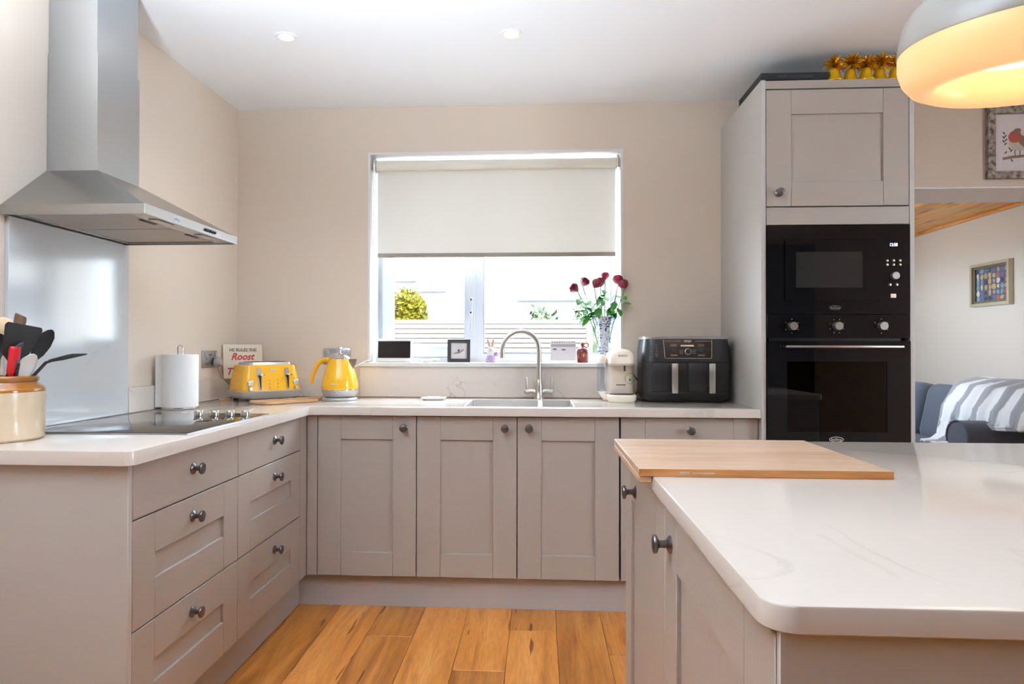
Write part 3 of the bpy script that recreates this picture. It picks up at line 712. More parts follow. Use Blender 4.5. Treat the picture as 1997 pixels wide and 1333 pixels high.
for i in range(6):
    x = -.135 + .062*i + (.0 if i else -.012)
    ob('bell', BELL, None, ga, (x, .0 + .012*(i % 2), .0), (0, 0, r.uniform(0, 6)))
    b = B()
    for k in range(150):
        d = Vector((r.gauss(0, 1), r.gauss(0, .8)-.2, r.gauss(0, .8)+.35)).normalized(); l = r.uniform(.028, .052)
        p = Vector((0, 0, 0)); e = d.cross(Vector((r.gauss(0, 1), r.gauss(0, 1), r.gauss(0, 1)))).normalized()*.003
        q = p + d*l*.6 + Vector((0, 0, .004)); s_ = p + d*l + Vector((0, 0, -.006*r.random()))
        b.quad([p-e, p+e, q+e, q-e]); b.quad([q-e, q+e, s_+e*.6, s_-e*.6])
    tf = ob('tinsel_tuft', b, M_tins, ga, (x+.004, .005, .075 + .008*(i % 2)), smooth=0); tf['kind'] = 'stuff'

# ------------------------------------------------------------------ island
IX0, IX1, IY0, IY1 = .231, 1.62, .69, 1.915
icx, icy, iw, idp = (IX0+IX1)/2, (IY0+IY1)/2, IX1-IX0, IY1-IY0
isl = B().loft([rrect(iw-e, idp-e, .034, z, 8, icx, icy) for z, e in ((.8800, .003), (.8815, 0), (.9070, 0), (.9090, .0018), (.9100, .006))])
tag(ob('island_worktop', isl, M_quartz, smooth=40), 'pale quartz island worktop with rounded corner', 'worktop')
DX = .246
ils = ['island cabinet door nearest the viewer under the quartz top', 'island cabinet at the far end under the bamboo board']
for k in range(2):
    y0, y1 = (.7085, 1.318) if k == 0 else (1.3185, 1.905)
    t = thing('island_cabinet', ils[k], 'cabinet', (DX+.3, (y0+y1)/2, 0))
    ym = (y0+y1)/2
    ob('carcass', B().box(DX+.0205-DX-.3, .3, y0+.001-ym, y1-.001-ym, .15, .8795), M_carc, t)
    # faces -x: local x -> -y ; start at y1
    shaker(t, 'door', y1-y0-.003, .872-.10, (-.3, y1-.0015-ym, .10), (0, 0, -PI/2), ((y1-1.335, .804-.10) if k == 2 else (.055 if k == 0 else y1-1.715, .804-.10)))
    ob('kick_board', B().box(-.25, -.234, y0-ym, y1-ym, 0, .099), M_plinth, t)
tag(ob('end_panel', B().box(DX+.001, IX1-.03, .6985, .7075, 0, .8795, .001, 1), M_pan), 'plain grey island end panel facing the viewer', 'panel')
tag(ob('end_panel', B().box(DX+.001, IX1-.03, 1.906, 1.9145, 0, .8795, .001, 1), M_pan), 'plain grey island end panel facing the oven', 'panel')
tag(ob('back_panel', B().box(IX1-.05, IX1-.031, .708, 1.9055, 0, .8795, .001, 1), M_pan), 'plain grey island back panel on the sofa side', 'panel')

# bamboo board hooked over the island edge
cb = thing('chopping_board', 'large bamboo chopping board hooked over the island edge', 'chopping board', (.455, 1.59, .9105))
ob('plate', B().box(-.252, .252, -.222, .228, 0, .0155, .0015, 1), M_bamboo, cb)
ob('front_edge', B().box(-.2519, .2519, -.2245, -.2222, .0003, .0152), M_bambooe, cb)
ob('lip', B().box(-.252, -.2255, -.222, .228, -.0135, -.0002, .0015, 1), M_bamboo, cb)
ob('engraving', B().box(-.17, -.15, -.2249, -.2246, .005, .0105).box(-.145, -.1, -.2249, -.2246, .006, .0095), M_bamboo, cb)

# ------------------------------------------------------------------ pendant and downlights
pd = thing('pendant_lamp', 'large round pendant lamp with glowing cream diffuser', 'lamp', (1.031, 1.436, 1.814))
pd.rotation_euler = (.093, 0, .0)
ob('shade', B().lathe([(.2495, -.003), (.25, 0), (.2485, .03), (.238, .07), (.205, .112), (.15, .14), (.08, .152), (.03, .155), (0, .155), (0, .150), (.08, .147), (.148, .135), (.2, .108), (.232, .07), (.243, .03), (.2445, 0)], 64), M_shade, pd)
di = ob('diffuser', B().lathe([(.2435, .02), (.2478, -.004), (.247, -.03), (.238, -.056), (.222, -.076), (.2, -.086), (.182, -.086), (.17, -.076), (.163, -.06), (.16, -.03), (.158, -.01)], 64), M_diff, pd)
ob('led_plate', B().lathe([(.157, -.012), (.1575, -.006), (.0, -.006), (0, -.012)], 48), M_led, pd)
ob('hanger', B().cyl((0, 0, .156), (0, -.02, .655), .006, seg=10).cyl((0, -.02, .62), (0, -.021, .655), .05), M_shade, pd)
light('pendant_glow', 'POINT', (1.031, 1.436, 1.755), .5, (1, .74, .42), shadow_soft_size=.1)
DL = [(-1.059, 2.704), (-.118, 2.728), (-1.06, .9), (-.12, .9), (-1.06, -.9), (-.12, -.9), (1.6, -.4), (2.6, .9), (2.6, 2.6)]
dlabs = ['recessed ceiling downlight nearer the cooker hood', 'recessed ceiling downlight in front of the window']
for i, (x, y) in enumerate(DL[:2]):
    t = thing('downlight', dlabs[i], 'downlight', (x, y, ZC-.0005), group='ceiling downlights')
    ob('bezel', B().lathe([(.031, 0), (.044, 0), (.043, -.005), (.036, -.006), (.031, -.003)], 32), M_white, t)
    ob('lens', B().lathe([(.0305, -.001), (.0305, -.0035), (0, -.0035), (0, -.001)], 28), M_down, t)
for i, (x, y) in enumerate(DL):
    light('downlight_beam', 'SPOT', (x, y, ZC-.02), 5, (1, .9, .78), (0, 0, 0), spot_size=math.radians(120), spot_blend=.9, shadow_soft_size=.03)

# invented floor lamp, unseen at the left, added to brighten the ceiling
for lx, ly, rz_, lb, pw in ((-.93, .72, .0, 'added unseen floor lamp near the hob run, fill light for the ceiling', CEIL_FILL),):
    ul = thing('added_fill_lamp', lb, 'lamp', (lx, ly, .0005))
    ob('base', B().lathe([(0, 0), (.14, 0), (.14, .012), (.13, .02), (0, .022)], 32), M_white, ul)
    ob('pole', B().cyl((0, 0, .02), (0, 0, 1.66), .011, seg=12), M_white, ul)
    ob('bowl', B().lathe([(.012, 1.64), (.05, 1.66), (.11, 1.70), (.14, 1.75), (.136, 1.75), (.105, 1.705), (.05, 1.67), (0, 1.665)], 36), M_white, ul)
    light('ceiling_fill_light', 'SPOT', (lx, ly, 1.775), pw, (.72, .87, 1), (PI-.10, .12, 0), spot_size=math.radians(166), spot_blend=.6, shadow_soft_size=.09)

# ------------------------------------------------------------------ right wall picture, sun room
pi = thing('framed_picture', 'robin print in a distressed grey wooden frame', 'picture', (2.475, YW-.002, 2.2275))
M_dist = blotch('distressed_wood', [(.35, rgb(92, 84, 80)), (.5, rgb(150, 140, 134)), (.65, rgb(178, 168, 160))], 40)
fr = B().slab([-.185, -.148, .148, .185], [-.1845, -.148, .148, .1845], lambda i, j: i == 1 and j == 1, -.024, 0, 'xzy')
ob('frame', fr, M_dist, pi, smooth=0)
pr = ob('print', B().box(-.147, .147, -.008, -.004, -.147, .147), M_mount, pi)
def flat(name, pts, m, parent, y, th=.0006):
    return ob(name, B().prism(pts, 'y', y, y-th), m, parent, smooth=0)
M_rob = mat('robin_red', rgb(186, 84, 64), .8); M_robb = mat('robin_brown', rgb(138, 112, 98), .8); M_robp = mat('robin_pale', rgb(206, 196, 188), .8)
E_ = lambda cx, cz, a, b_, rot=0, n=24: [(cx + a*math.cos(2*PI*i/n)*math.cos(rot) - b_*math.sin(2*PI*i/n)*math.sin(rot), cz + a*math.cos(2*PI*i/n)*math.sin(rot) + b_*math.sin(2*PI*i/n)*math.cos(rot)) for i in range(n)]
flat('bird_body', E_(-.03, .0, .046, .04, -.5), M_robp, pr, -.0081)
flat('bird_wing', E_(.0, .005, .045, .022, -.8), M_robb, pr, -.0089)
flat('bird_breast', E_(-.045, .03, .033, .03, .3), M_rob, pr, -.0097)
flat('bird_head', E_(-.035, .058, .02, .014, .4), M_robb, pr, -.0105)
flat('bird_beak', [(-.064, .05), (-.053, .056), (-.055, .047)], M_printk, pr, -.0105)
flat('branch', [(-.105, -.075), (-.06, -.066), (.02, -.06), (.1, -.05), (.1, -.06), (.02, -.073), (-.06, -.08), (-.105, -.088)], M_robb, pr, -.0081)
for s in (-.045, -.02): flat('bird_leg', [(s-.002, -.035), (s+.002, -.035), (s+.002, -.066), (s-.002, -.066)], M_printk, pr, -.0081)
for i, (lx, lz) in enumerate([(-.098, .05), (-.09, .035), (-.1, .028), (-.088, .015), (-.1, .008), (-.09, -.005), (-.07, -.03), (-.062, -.04), (-.06, -.09), (-.09, -.05)]):
    flat('leaf', E_(lx, lz, .009, .0035, .8 if i % 2 else 2.2, 10), M_printk, pr, -.0081)
ob('glass', B().box(-.1475, .1475, -.0165, -.015, -.1475, .1475), M_pglass, pi)

py0, py1, pz0, pz1 = 4.95, 5.383, 1.498, 1.824
cp_ = thing('framed_collage', 'silver framed crowd photograph on the sun room wall', 'picture', (XR-.001, (py0+py1)/2, (pz0+pz1)/2))
hw, hh = (py1-py0)/2, (pz1-pz0)/2
M_silv = mat('champagne_frame', rgb(196, 186, 160), .35, .4)
ob('frame', B().slab([-hw, -hw+.022, hw-.022, hw], [-hh, -hh+.022, hh-.022, hh], lambda i, j: i == 1 and j == 1, -.035, -.001, 'yzx'), M_silv, cp_, smooth=0)
ob('inner_frame', B().slab([-hw+.0225, -hw+.04, hw-.04, hw-.0225], [-hh+.0225, -hh+.04, hh-.04, hh-.0225], lambda i, j: i == 1 and j == 1, -.02, -.001, 'yzx'), mat('inner_frame', rgb(120, 112, 92), .4, .3), cp_, smooth=0)
ph = ob('photograph', B().box(-.008, -.004, -hw+.041, hw-.041, -hh+.041, hh-.041), mat('photo_ground', rgb(88, 92, 106), .5), cp_)
r = random.Random(9)
tones = [mat('tone', rgb(*c), .6) for c in ((168, 92, 92), (176, 150, 104), (120, 146, 164), (196, 188, 184), (66, 66, 78), (170, 138, 120), (96, 106, 136))]
for i in range(8):
    for j in range(6):
        y = -hw+.06+i*(2*hw-.12)/7; z = -hh+.058+j*(2*hh-.116)/5
        w = r.uniform(.012, .024); h_ = r.uniform(.014, .028)
        ob('photo_patch', B().prism([(y+r.uniform(-.006, .006)+w*math.cos(2*PI*k/8), z+h_*math.sin(2*PI*k/8)) for k in range(8)], 'x', -.0082-.0004*((i+j) % 3), -.0081), tones[0 if (i in (2, 3) and j == 0 and False) else (1 if i in (3, 4) and 1 <= j <= 4 else r.randrange(7))], ph, smooth=0)

# sofa along the sun room side wall, facing -x
sf = thing('sofa', 'slate grey fabric sofa with rolled arms in the sun room', 'sofa', (2.95, 5.45, 0))
sb = lambda n, x0, x1, y0, y1, z0, z1, bv=.05: ob(n, B().box(x0, x1, y0, y1, z0, z1, bv, 4), M_sofa, sf, smooth=60)
sb('base', -.24, .42, -.95, .95, .08, .32, .03)
sb('back', .24, .44, -1.0, 1.0, .3, .80, .06)
for s in (-1, 1):
    sb('seat_cushion', -.27, .2, s*.45-.44, s*.45+.44, .325, .5, .05)
    c = ob('back_cushion', B().box(-.12, .12, -.43, .43, -.22, .24, .09, 5), M_sofa, sf, (.16, s*.46, .66), (0, math.radians(12), 0), smooth=60)
    b = B(); y0 = s*1.0
    prof = [(y0-.09, .1), (y0+.09, .1), (y0+.09, .55)] + [(y0+.11*math.cos(math.radians(a)), .60+.11*math.sin(math.radians(a))) for a in range(-20, 201, 20)] + [(y0-.09, .55)]
    b.prism(prof, 'x', -.25, .44)
    a_ = ob('arm', b, M_sofa, sf, smooth=50)
    ob('arm_piping', B().tube([(-.252, p[0], p[1]) for p in prof[3:-1]], .006, 6), M_sofa, a_)
for x in (-.2, .38):
    for y in (-.92, .92): ob('foot', B().cyl((x, y, 0), (x, y, .08), .025, .03), M_woodd, sf)
# throw over the back
nu, nv = 44, 40
path = [Vector((.425, 0, .84)), Vector((.41, 0, .90)), Vector((.35, 0, .945)), Vector((.2, 0, .95)), Vector((.04, 0, .91)), Vector((-.06, 0, .77)), Vector((-.11, 0, .56)), Vector((-.18, 0, .525)), Vector((-.265, 0, .522))]
rings = []
for j in range(nv+1):
    t = j/nv*(len(path)-1); i = min(int(t), len(path)-2); f_ = t-i
    p = path[i].lerp(path[i+1], f_); row = []
    for k in range(nu+1):
        yn = -.885 if p.z < .66 else -1.4
        yf = -.36 - .24*(j/nv)
        y = yn + (yf-yn)*k/nu
        sk_ = 0
        wv = .012*math.sin(k*.75 + j*.12) + .006*math.sin(k*1.7+j*.3)
        row.append((p.x - wv*.7, y + sk_, p.z + max(-.008, wv)*(.8 if j < 30 else .6)))
    rings.append(row)
th = ob('throw_blanket', B().loft(rings, cap=False, closed=False), M_throw, None, (2.95, 5.45, 0), smooth=180)
so_ = th.modifiers.new('thickness', 'SOLIDIFY'); so_.thickness = .012; so_.offset = 1
tag(th, 'grey and white striped plush throw draped over the sofa', 'blanket')

# ------------------------------------------------------------------ roller blind
bl = thing('roller_blind', 'cream roller blind half drawn over the kitchen window', 'blind', ((WX0+WX1)/2, 3.585, 2.16))
bx = -.243
cx0, cx1 = -.893-bx, .410-bx
ob('fabric', B().box(cx0, cx1, .0255, .0262, -.468, .022), M_blind, bl)
ob('roll', B().cyl((cx0, 0, .012), (cx1, 0, .012), .0262, seg=28), mat('blind_roll_fabric', rgb(232, 228, 216), .7), bl)
ob('bottom_bar', B().box(cx0, cx1, .0185, .0328, -.490, -.466, .005), mat('blind_bar', rgb(148, 138, 126), .5), bl)
for x0, x1 in ((cx0-.016, cx0-.001), (cx1+.001, cx1+.016)):
    ob('bracket', B().box(x0, x1, -.03, .03, -.02, .046, .003), M_nickel, bl)
for dx in (-.004, .006):
    ob('pull_chain', B().cyl((cx0-.006+dx, -.028, -.015), (cx0-.006+dx, -.028, -.86), .0017, seg=6), M_white, bl)

# ------------------------------------------------------------------ sill things
ZS = 1.0955
tb = thing('smart_display', 'white framed smart display screen on the sill', 'smart display', (-.797, 3.595, ZS), 0)
RX = Matrix.Rotation(math.radians(-4), 4, 'X')
bz = B(); bz.loft([[RX @ Vector((p[0], y, p[1]+.064)) for p in [(q[0], q[1]) for q in rrect(w, h_, rr, 0, 5)]] for w, h_, rr, y in ((.198, .124, .012, 0), (.202, .128, .014, .004), (.202, .128, .014, .008), (.19, .118, .012, .016))])
ob('bezel', bz, M_white, tb)
ob('screen', B().box(-.0895, .0895, -.0012, -.0004, .023, .115, M=RX), mat('screen_glass', rgb(34, 30, 30), .12, spec=.25), tb)
ob('speaker_foot', B().loft([[(p[0], y, p[1]) for p in [(-w, 0), (w, 0), (w*.8, h_), (-w*.8, h_)]] for w, h_, y in ((.07, .07, .035), (.055, .035, .085))]), M_white, tb)
pf = thing('photo_frame', 'small square black photo frame on the sill', 'photo frame', (-.440, 3.60, ZS))
RX2 = Matrix.Rotation(math.radians(-5), 4, 'X')
b = B().slab([-.062, -.044, .044, .062], [0, .018, .106, .124], lambda i, j: i == 1 and j == 1, -.008, .008, 'xzy'); bmesh.ops.transform(b.bm, matrix=RX2, verts=b.bm.verts)
ob('frame', b, M_black, pf, smooth=0)
p_ = ob('picture', B().box(-.0435, .0435, 0, .004, .0185, .1055, M=RX2), mat('pale_card', rgb(206, 200, 200), .5), pf)
ob('figure', B().sphere((.0, -.0045, .064), .006, (1, .3, 1), M=RX2).tube([(-.028, .0, .048), (.004, .0, .053), (.026, .0, .07)], .0016, 6), M_printk, p_)
ob('back_strut', B().box(-.02, .02, .012, .06, .001, .006), M_black, pf)
# small rabbit gnome
bn = thing('bunny_ornament', 'tiny white and lilac bunny ornament on the sill', 'ornament', (-.265, 3.60, ZS))
M_lil = mat('lilac', rgb(164, 144, 186), .8); M_pk = mat('pink_felt', rgb(190, 152, 142), .8); M_felt = mat('white_felt', rgb(204, 200, 194), .85)
ob('body', B().lathe([(0, 0), (.026, 0), (.029, .012), (.024, .04), (.014, .05), (0, .052)], 20), M_lil, bn)
ob('head', B().sphere((0, -.002, .062), .021, (1, .9, 1.05)), M_felt, bn)
ob('beard', B().loft([[(w*math.cos(a_), -.018-.006*math.sin(a_*1.0), z) for a_ in [PI*i/10 for i in range(11)]] for w, z in ((.018, .064), (.017, .045), (.011, .025), (.002, .012))], cap=False, closed=False), M_felt, bn)
for s, tl in ((-1, .3), (1, -.18)):
    ob('ear', B().sphere((s*.011, 0, .103), .026, (.27, .2, 1), Matrix.Rotation(-tl, 4, 'Y')), M_pk, bn)
ob('nose', B().sphere((0, -.024, .062), .0045), M_pk, bn)
ob('pompom', B().sphere((.032, -.004, .046), .013), M_lil, bn)
ob('boot', B().sphere((-.012, -.012, .008), .012, (1, 1.3, .7)).sphere((.012, -.012, .008), .012, (1, 1.3, .7)), M_grey, bn)
# charging puck
wp = thing('charging_puck', 'small white plastic dish beside the smart display', 'dish', (-.615, 3.60, ZS))
ob('dish', B().lathe([(0, 0), (.022, 0), (.034, .012), (.036, .016), (.033, .016), (.02, .005), (0, .004)], 24), M_white, wp)
ob('clip', B().box(.02, .07, -.012, .006, .012, .02, .004), M_white, wp)
# desk calendar
ca = thing('desk_calendar', 'white spiral bound desk calendar on the sill', 'calendar', (.128, 3.60, ZS))
RX3 = Matrix.Rotation(math.radians(-16), 4, 'X'); RX4 = Matrix.Rotation(math.radians(18), 4, 'X')
ob('front_page', B().box(-.068, .068, -.036, -.034, .002, .108, M=Matrix.Translation((0, 0, 0)) @ RX3), mat('page', rgb(222, 216, 220), .7), ca)
ob('back_card', B().box(-.068, .068, .034, .036, .002, .104, M=RX4), M_grey, ca)
ob('heading_band', B().box(-.067, .067, -.0368, -.0361, .078, .092, M=RX3), M_grey, ca)
ob('print_mark', B().box(-.056, -.036, -.0366, -.0361, .06, .069, M=RX3).box(-.008, .012, -.0366, -.0361, .058, .066, M=RX3), M_printd, ca)
b = B()
for i in range(10):
    x = -.058 + .0129*i
    b.tube([RX3 @ Vector((x, -.036+.006*math.cos(a_)+.004, .106+.007*math.sin(a_))) for a_ in [2*PI*k/12 for k in range(13)]], .0013, 6)
ob('spiral', b, M_printk, ca)['kind'] = 'stuff'
# red mini jug
jg = thing('mini_jug', 'small dark red stoneware jug with gold emblem on the sill', 'jug', (.233, 3.60, ZS))
ob('body', B().lathe([(0, 0), (.029, 0), (.0315, .004), (.0315, .062), (.029, .07), (.02, .079), (.011, .083), (.009, .088), (.011, .093), (.012, .102), (.009, .108), (0, .109)], 28), M_redd, jg)
ob('handle', B().tube([(.009, 0, .088)] + [(.02+.011*math.cos(math.radians(a_)), 0, .094+.011*math.sin(math.radians(a_))) for a_ in range(-100, 150, 20)] + [(.01, 0, .103)], .0032, 8), M_redd, jg)
em = B()
for i in range(9):
    a_ = math.radians(-20+27.5*i); em.sphere((.004+.013*math.cos(a_), -.0305, .038+.013*math.sin(a_)), .0022, u=6, v=4)
em.sphere((.003, -.0312, .038), .0062, (.9, .35, 1.6), u=10, v=6)
ob('emblem', em, M_goldp, jg)
# vase
M_delft, nt, p = base('blue_white_glaze'); L = nt.links.new
tc = N(nt, 'ShaderNodeTexCoord'); nz = N(nt, 'ShaderNodeTexNoise'); nz.inputs['Scale'].default_value = 46; nz.inputs['Detail'].default_value = 2; nz.inputs['Distortion'].default_value = 2
L(tc.outputs['Object'], nz.inputs['Vector'])
rr = ramp(nt, [(.56, rgb(214, 222, 232)), (.6, rgb(70, 86, 132)), (.66, rgb(40, 54, 104))]); L(nz.outputs['Fac'], rr.inputs[0])
L(rr.outputs[0], p.inputs['Base Color']); p.inputs['Roughness'].default_value = .12
M_glz = mat('pale_glaze', rgb(222, 228, 236), .12); M_blue = mat('cobalt_line', rgb(52, 66, 112), .2)
va = thing('flower_vase', 'tall blue and white painted vase holding roses', 'vase', (.345, 3.575, ZS))
def hexring(r_, z, n=48, k=.06): return [(r_*(1+k*math.cos(6*a_))*math.cos(a_), r_*(1+k*math.cos(6*a_))*math.sin(a_), z) for a_ in [2*PI*i/n for i in range(n)]]
ob('body', B().loft([hexring(r_, z) for r_, z in ((.036, .0), (.037, .008), (.033, .02), (.030, .05), (.034, .07), (.033, .10), (.0375, .15), (.042, .19), (.045, .205), (.050, .218), (.0565, .238), (.058, .245), (.0555, .245), (.048, .225), (.038, .19), (.028, .06), (.02, .02))]), M_delft, va, smooth=60)
for z, r_ in ((.243, .0592), (.206, .0466), (.062, .0335), (.012, .0372)):
    ob('painted_band', B().tube([Vector(q) for q in hexring(r_, z)] + [Vector(hexring(r_, z)[0])], .0011, 6, False), M_blue, va)
def leafmesh():
    b = B(); n = 6; L_ = []; C_ = []; R_ = []
    for i in range(n+1):
        t = i/n; w = .5*math.sin(PI*t**.8)*.95; z = -.18*t*t
        C_.append((t, 0, z)); L_.append((t, w*.62, z+.10*w)); R_.append((t, -w*.62, z+.10*w))
    for i in range(n):
        for A, D in ((L_, C_), (C_, R_)):
            try: b.quad([A[i], A[i+1], D[i+1], D[i]])
            except ValueError: pass
    bmesh.ops.remove_doubles(b.bm, verts=b.bm.verts, dist=1e-5)
    me = bpy.data.meshes.new('leaf'); b.bm.to_mesh(me); b.bm.free(); me.shade_smooth(); me.materials.append(M_green); return me
LEAF = leafmesh()
def bloom(m, s, seed):
    r = random.Random(seed); b = B()
    for ring, (cnt, R0, H, op) in enumerate(((3, .0055, .033, .001), (4, .009, .033, .003), (5, .0125, .031, .007), (5, .0145, .026, .012))):
        for k in range(cnt):
            a0 = 2*PI*(k+.3*ring)/cnt + r.uniform(-.15, .15); wd = 2*PI/cnt*.72; rows = []
            for i in range(5):
                t = i/4; rad = R0*(.35+.85*math.sin(PI*.5*min(1, t*1.25))) + op*.35*t**3
                rows.append([((rad)*math.cos(a0+wd*u), rad*math.sin(a0+wd*u), H*(t - .16*abs(u)**2*t) + (.0 if ring < 3 else -.002)) for u in (-1, -.5, 0, .5, 1)])
            b.loft(rows, cap=False, closed=False)
    b.lathe([(0, -.004), (.006, -.002), (.009, .004), (.006, .01), (0, .012)], 10)
    bmesh.ops.scale(b.bm, vec=(s, s, s), verts=b.bm.verts)
    return b
rl = [('upright red rose, tallest of the bunch in the blue vase', (0.351, 3.570, 1.543), M_rose, (.0, 0)),
      ('drooping dark red rose low at the left of the bunch', (0.202, 3.550, 1.481), M_rosed, (0, -1.0)),
      ('red rose at the left just above the drooping one', (0.231, 3.580, 1.511), M_rosed, (0, -.7)),
      ('very dark rose left of the bunch centre', (0.291, 3.540, 1.499), M_rosed, (.5, -.45)),
      ('dark rose right of the bunch centre, under the tallest rose', (0.327, 3.580, 1.508), M_rosed, (.3, .3)),
      ('bright pink red rose at the right of the bunch', (0.415, 3.515, 1.515), M_rose, (0, .5)),
      ('dark crimson rose farthest right, near the window reveal', (0.446, 3.485, 1.491), M_rosed, (0, .8))]
r = random.Random(21)
for i, (lb, pos, m, tl) in enumerate(rl):
    base_p = Vector((.345 + (pos[0]-.345)*.16, 3.575 + (pos[1]-3.575)*.2, ZS+.06))
    t = thing('rose', lb, 'flower', base_p, group='roses in the vase')
    P = Vector(pos) - base_p
    neck = Vector(((pos[0]-.345)*.30, 0, .19+.0*i))
    pts = bez((0, 0, 0), neck*.9, P*.8 + Vector((0, 0, .0)), P, 14)
    ob('stem', B().tube(pts, .0022, 6), M_stem, t)
    rot = Euler((tl[0], tl[1], r.uniform(0, 3)), 'XYZ')
    ob('bloom', bloom(m, 1.3 if i != 0 else 1.1, i), m, t, P, rot, smooth=180)
    for k in range(6):
        q = pts[6 + k]
        a_ = r.uniform(PI*.75, 2*PI-.35) if (k or pos[0] > .36) else PI + r.uniform(-.5, .5)
        sz = r.uniform(.055, .082)
        lf = ob('leaf', LEAF, None, t, q, (r.uniform(-.5, .5), r.uniform(-.1, .9), a_)); lf.scale = (sz, sz, sz)

# ------------------------------------------------------------------ worktop things
ZK = ZW + .0005
sd = thing('soap_dish', 'flat white soap dish on the worktop left of the sink', 'soap dish', (-.535, 3.33, ZK))
ob('tray', B().loft([rrect(w, d, rr_, z, 5) for w, d, rr_, z in ((.09, .06, .02, 0), (.12, .085, .03, .008), (.13, .09, .03, .012), (.124, .084, .028, .0125), (.1, .07, .02, .006))]), M_white, sd)
ob('soap', B().box(-.035, .035, -.02, .02, .007, .017, .006, 3), M_sill, sd)

# toaster
TO = thing('toaster', 'yellow four slice toaster with chrome levers', 'toaster', (-1.388, 3.285, ZK), math.radians(48))
W_, D_ = .315, .215
ob('base_plate', B().loft([rrect(w, d, rr_, z, 6) for w, d, rr_, z in ((.27, .17, .03, .012), (W_-.005, D_-.005, .04, .03), (W_+.004, D_+.004, .042, .048), (W_-.004, D_-.004, .04, .052))]), M_toastb, TO)
def tb_ring(t):
    w = W_-.008-.036*t**1.25; d = D_-.008-.05*t**1.1
    return rrect(w, d, .04-.008*t, .052+.122*t, 6)
ob('body', B().loft([tb_ring(t/8) for t in range(9)] + [rrect(W_-.058, D_-.07, .028, .178, 6)]), M_yellow, TO)
tp_ = ob('top_plate', B().loft([rrect(W_-.075, D_-.085, .03, .1782, 6), rrect(W_-.078, D_-.088, .03, .190, 6), rrect(W_-.09, D_-.1, .026, .192, 6)]), M_steel, TO)
for x in (-.077, -.035, .035, .077): ob('slot', B().box(x-.014, x+.014, -.048, .048, .1915, .1935, .001, 1), M_dark, tp_)
for s in (-.072, .072):
    def fy(z): return -(D_-.008-.05*((z-.052)/.122)**1.1)/2
    lv = ob('lever_track', B().loft([[(s+w*c, fy(z)-.0005-h_, z) for c, h_ in ((-1, -.002), (-1, .002), (1, .002), (1, -.002))] for w, z in ((.0055, .056), (.007, .1), (.011, .14), (.0125, .152), (.008, .162))]), M_chrome, TO)
    ob('lever_slot', B().box(s+.0005, s+.0045, fy(.1)-.0095, fy(.1)-.0015, .06, .135, M=Matrix()), M_dark, lv)
    ob('lever', B().cyl((s+.002, fy(.13)-.003, .132), (s+.002, fy(.13)-.02, .13), .004, seg=12).box(s-.008, s+.02, fy(.13)-.026, fy(.13)-.018, .125, .135, .003), M_chrome, lv)
for s in (-.118, .118):
    y = -(D_-.008-.05*.3)/2
    g = ob('dial_gauge', B().lathe([(.0155, 0), (.0155, .003), (.0135, .0045), (.0125, .003), (0, .003)], 24), M_chrome, TO, (s, y+.0005, .088), (PI/2+.12, 0, 0))
    ob('dial_face', B().lathe([(.0125, .0031), (0, .0034)], 20), M_white, g)
    ob('needle', B().box(-.001, .007, -.0008, .0008, .0038, .0044), M_printk, g, rot=(0, 0, .6))
    ob('browning_knob', B().lathe([(.009, 0), (.009, .009), (.0075, .011), (0, .011)], 20), M_nickel, TO, (s-.004, -(D_-.010)/2+.001, .064), (PI/2, 0, 0))
for s in (-.022, .022):
    for k in range(3):
        z = .068+k*.017
        ob('push_button', B().lathe([(.0048, 0), (.0048, .002), (.004, .003), (0, .003)], 14), M_yellow, TO, (s, -(D_-.008-.05*((z-.052)/.122)**1.1)/2+.0004, z), (PI/2+.1, 0, 0))
ob('name_plate', B().box(-.02, .02, -.0855, -.083, .148, .156, .001), M_print, TO)
for x in (-.12, .12):
    for y in (-.07, .07): ob('foot', B().cyl((x, y, 0), (x, y, .016), .012, .01), M_black, TO)

# kettle
KE = thing('kettle', 'yellow conical kettle with grey base and chrome lid', 'kettle', (-1.005, 3.29, ZK))
ob('power_base', B().lathe([(0, 0), (.086, 0), (.088, .006), (.083, .013), (.06, .018), (0, .019)], 40), M_toastb, KE)
ob('lower_band', B().lathe([(0, .0195), (.074, .0195), (.083, .03), (.0885, .046), (.0885, .05), (0, .05)], 40), M_toastb, KE)
ob('rating_dot', B().sphere((0, -.0868, .042), .003), M_printd, KE)
ob('chrome_ring', B().lathe([(.0885, .0502), (.0895, .053), (.0885, .056), (0, .056)], 40), M_chrome, KE)
ob('body', B().lathe([(.0885, .0562), (.090, .064), (.089, .085), (.083, .115), (.073, .15), (.063, .178), (.0555, .2), (.053, .207), (.05, .207), (.05, .2)], 40), M_yellow, KE)
ld = ob('lid', B().lathe([(.0535, .2075), (.054, .2115), (.046, .221), (.03, .231), (.012, .237), (.006, .24), (0, .24)], 36), M_chrome, KE)
ob('lid_knob', B().lathe([(.005, .24), (.005, .246), (.010, .25), (.012, .257), (.010, .264), (.005, .268), (0, .2685)], 20), M_chrome, ld)
ob('handle', B().tube(bez((-.05, 0, .196), (-.1, 0, .215), (-.125, 0, .18), (-.148, 0, .085), 16), [.0135-.0002*i for i in range(17)], 12), M_yellow, KE)
sp = B(); sp.loft([[(x+0, -w*c, z) for c, x, z in ((1, .046, .205-h_*0), (.2, .078+e, .207), (-.2, .078+e, .207), (-1, .046, .205), (-.5, .056, .205-h_), (.5, .056, .205-h_))] for w, e, h_ in ((.026, 0, .05), (.0255, .006, .052))], cap=True)
ob('spout', B().loft([[(.044, .024, .206), (.044, -.024, .206), (.066, -.01, .15), (.066, .01, .15)], [(.088, .008, .207), (.088, -.008, .207), (.080, -.004, .178), (.080, .004, .178)]]), M_chrome, KE)
ob('name_plate', B().box(-.016, .016, -.0915, -.0885, .081, .086, .001), M_print, KE)
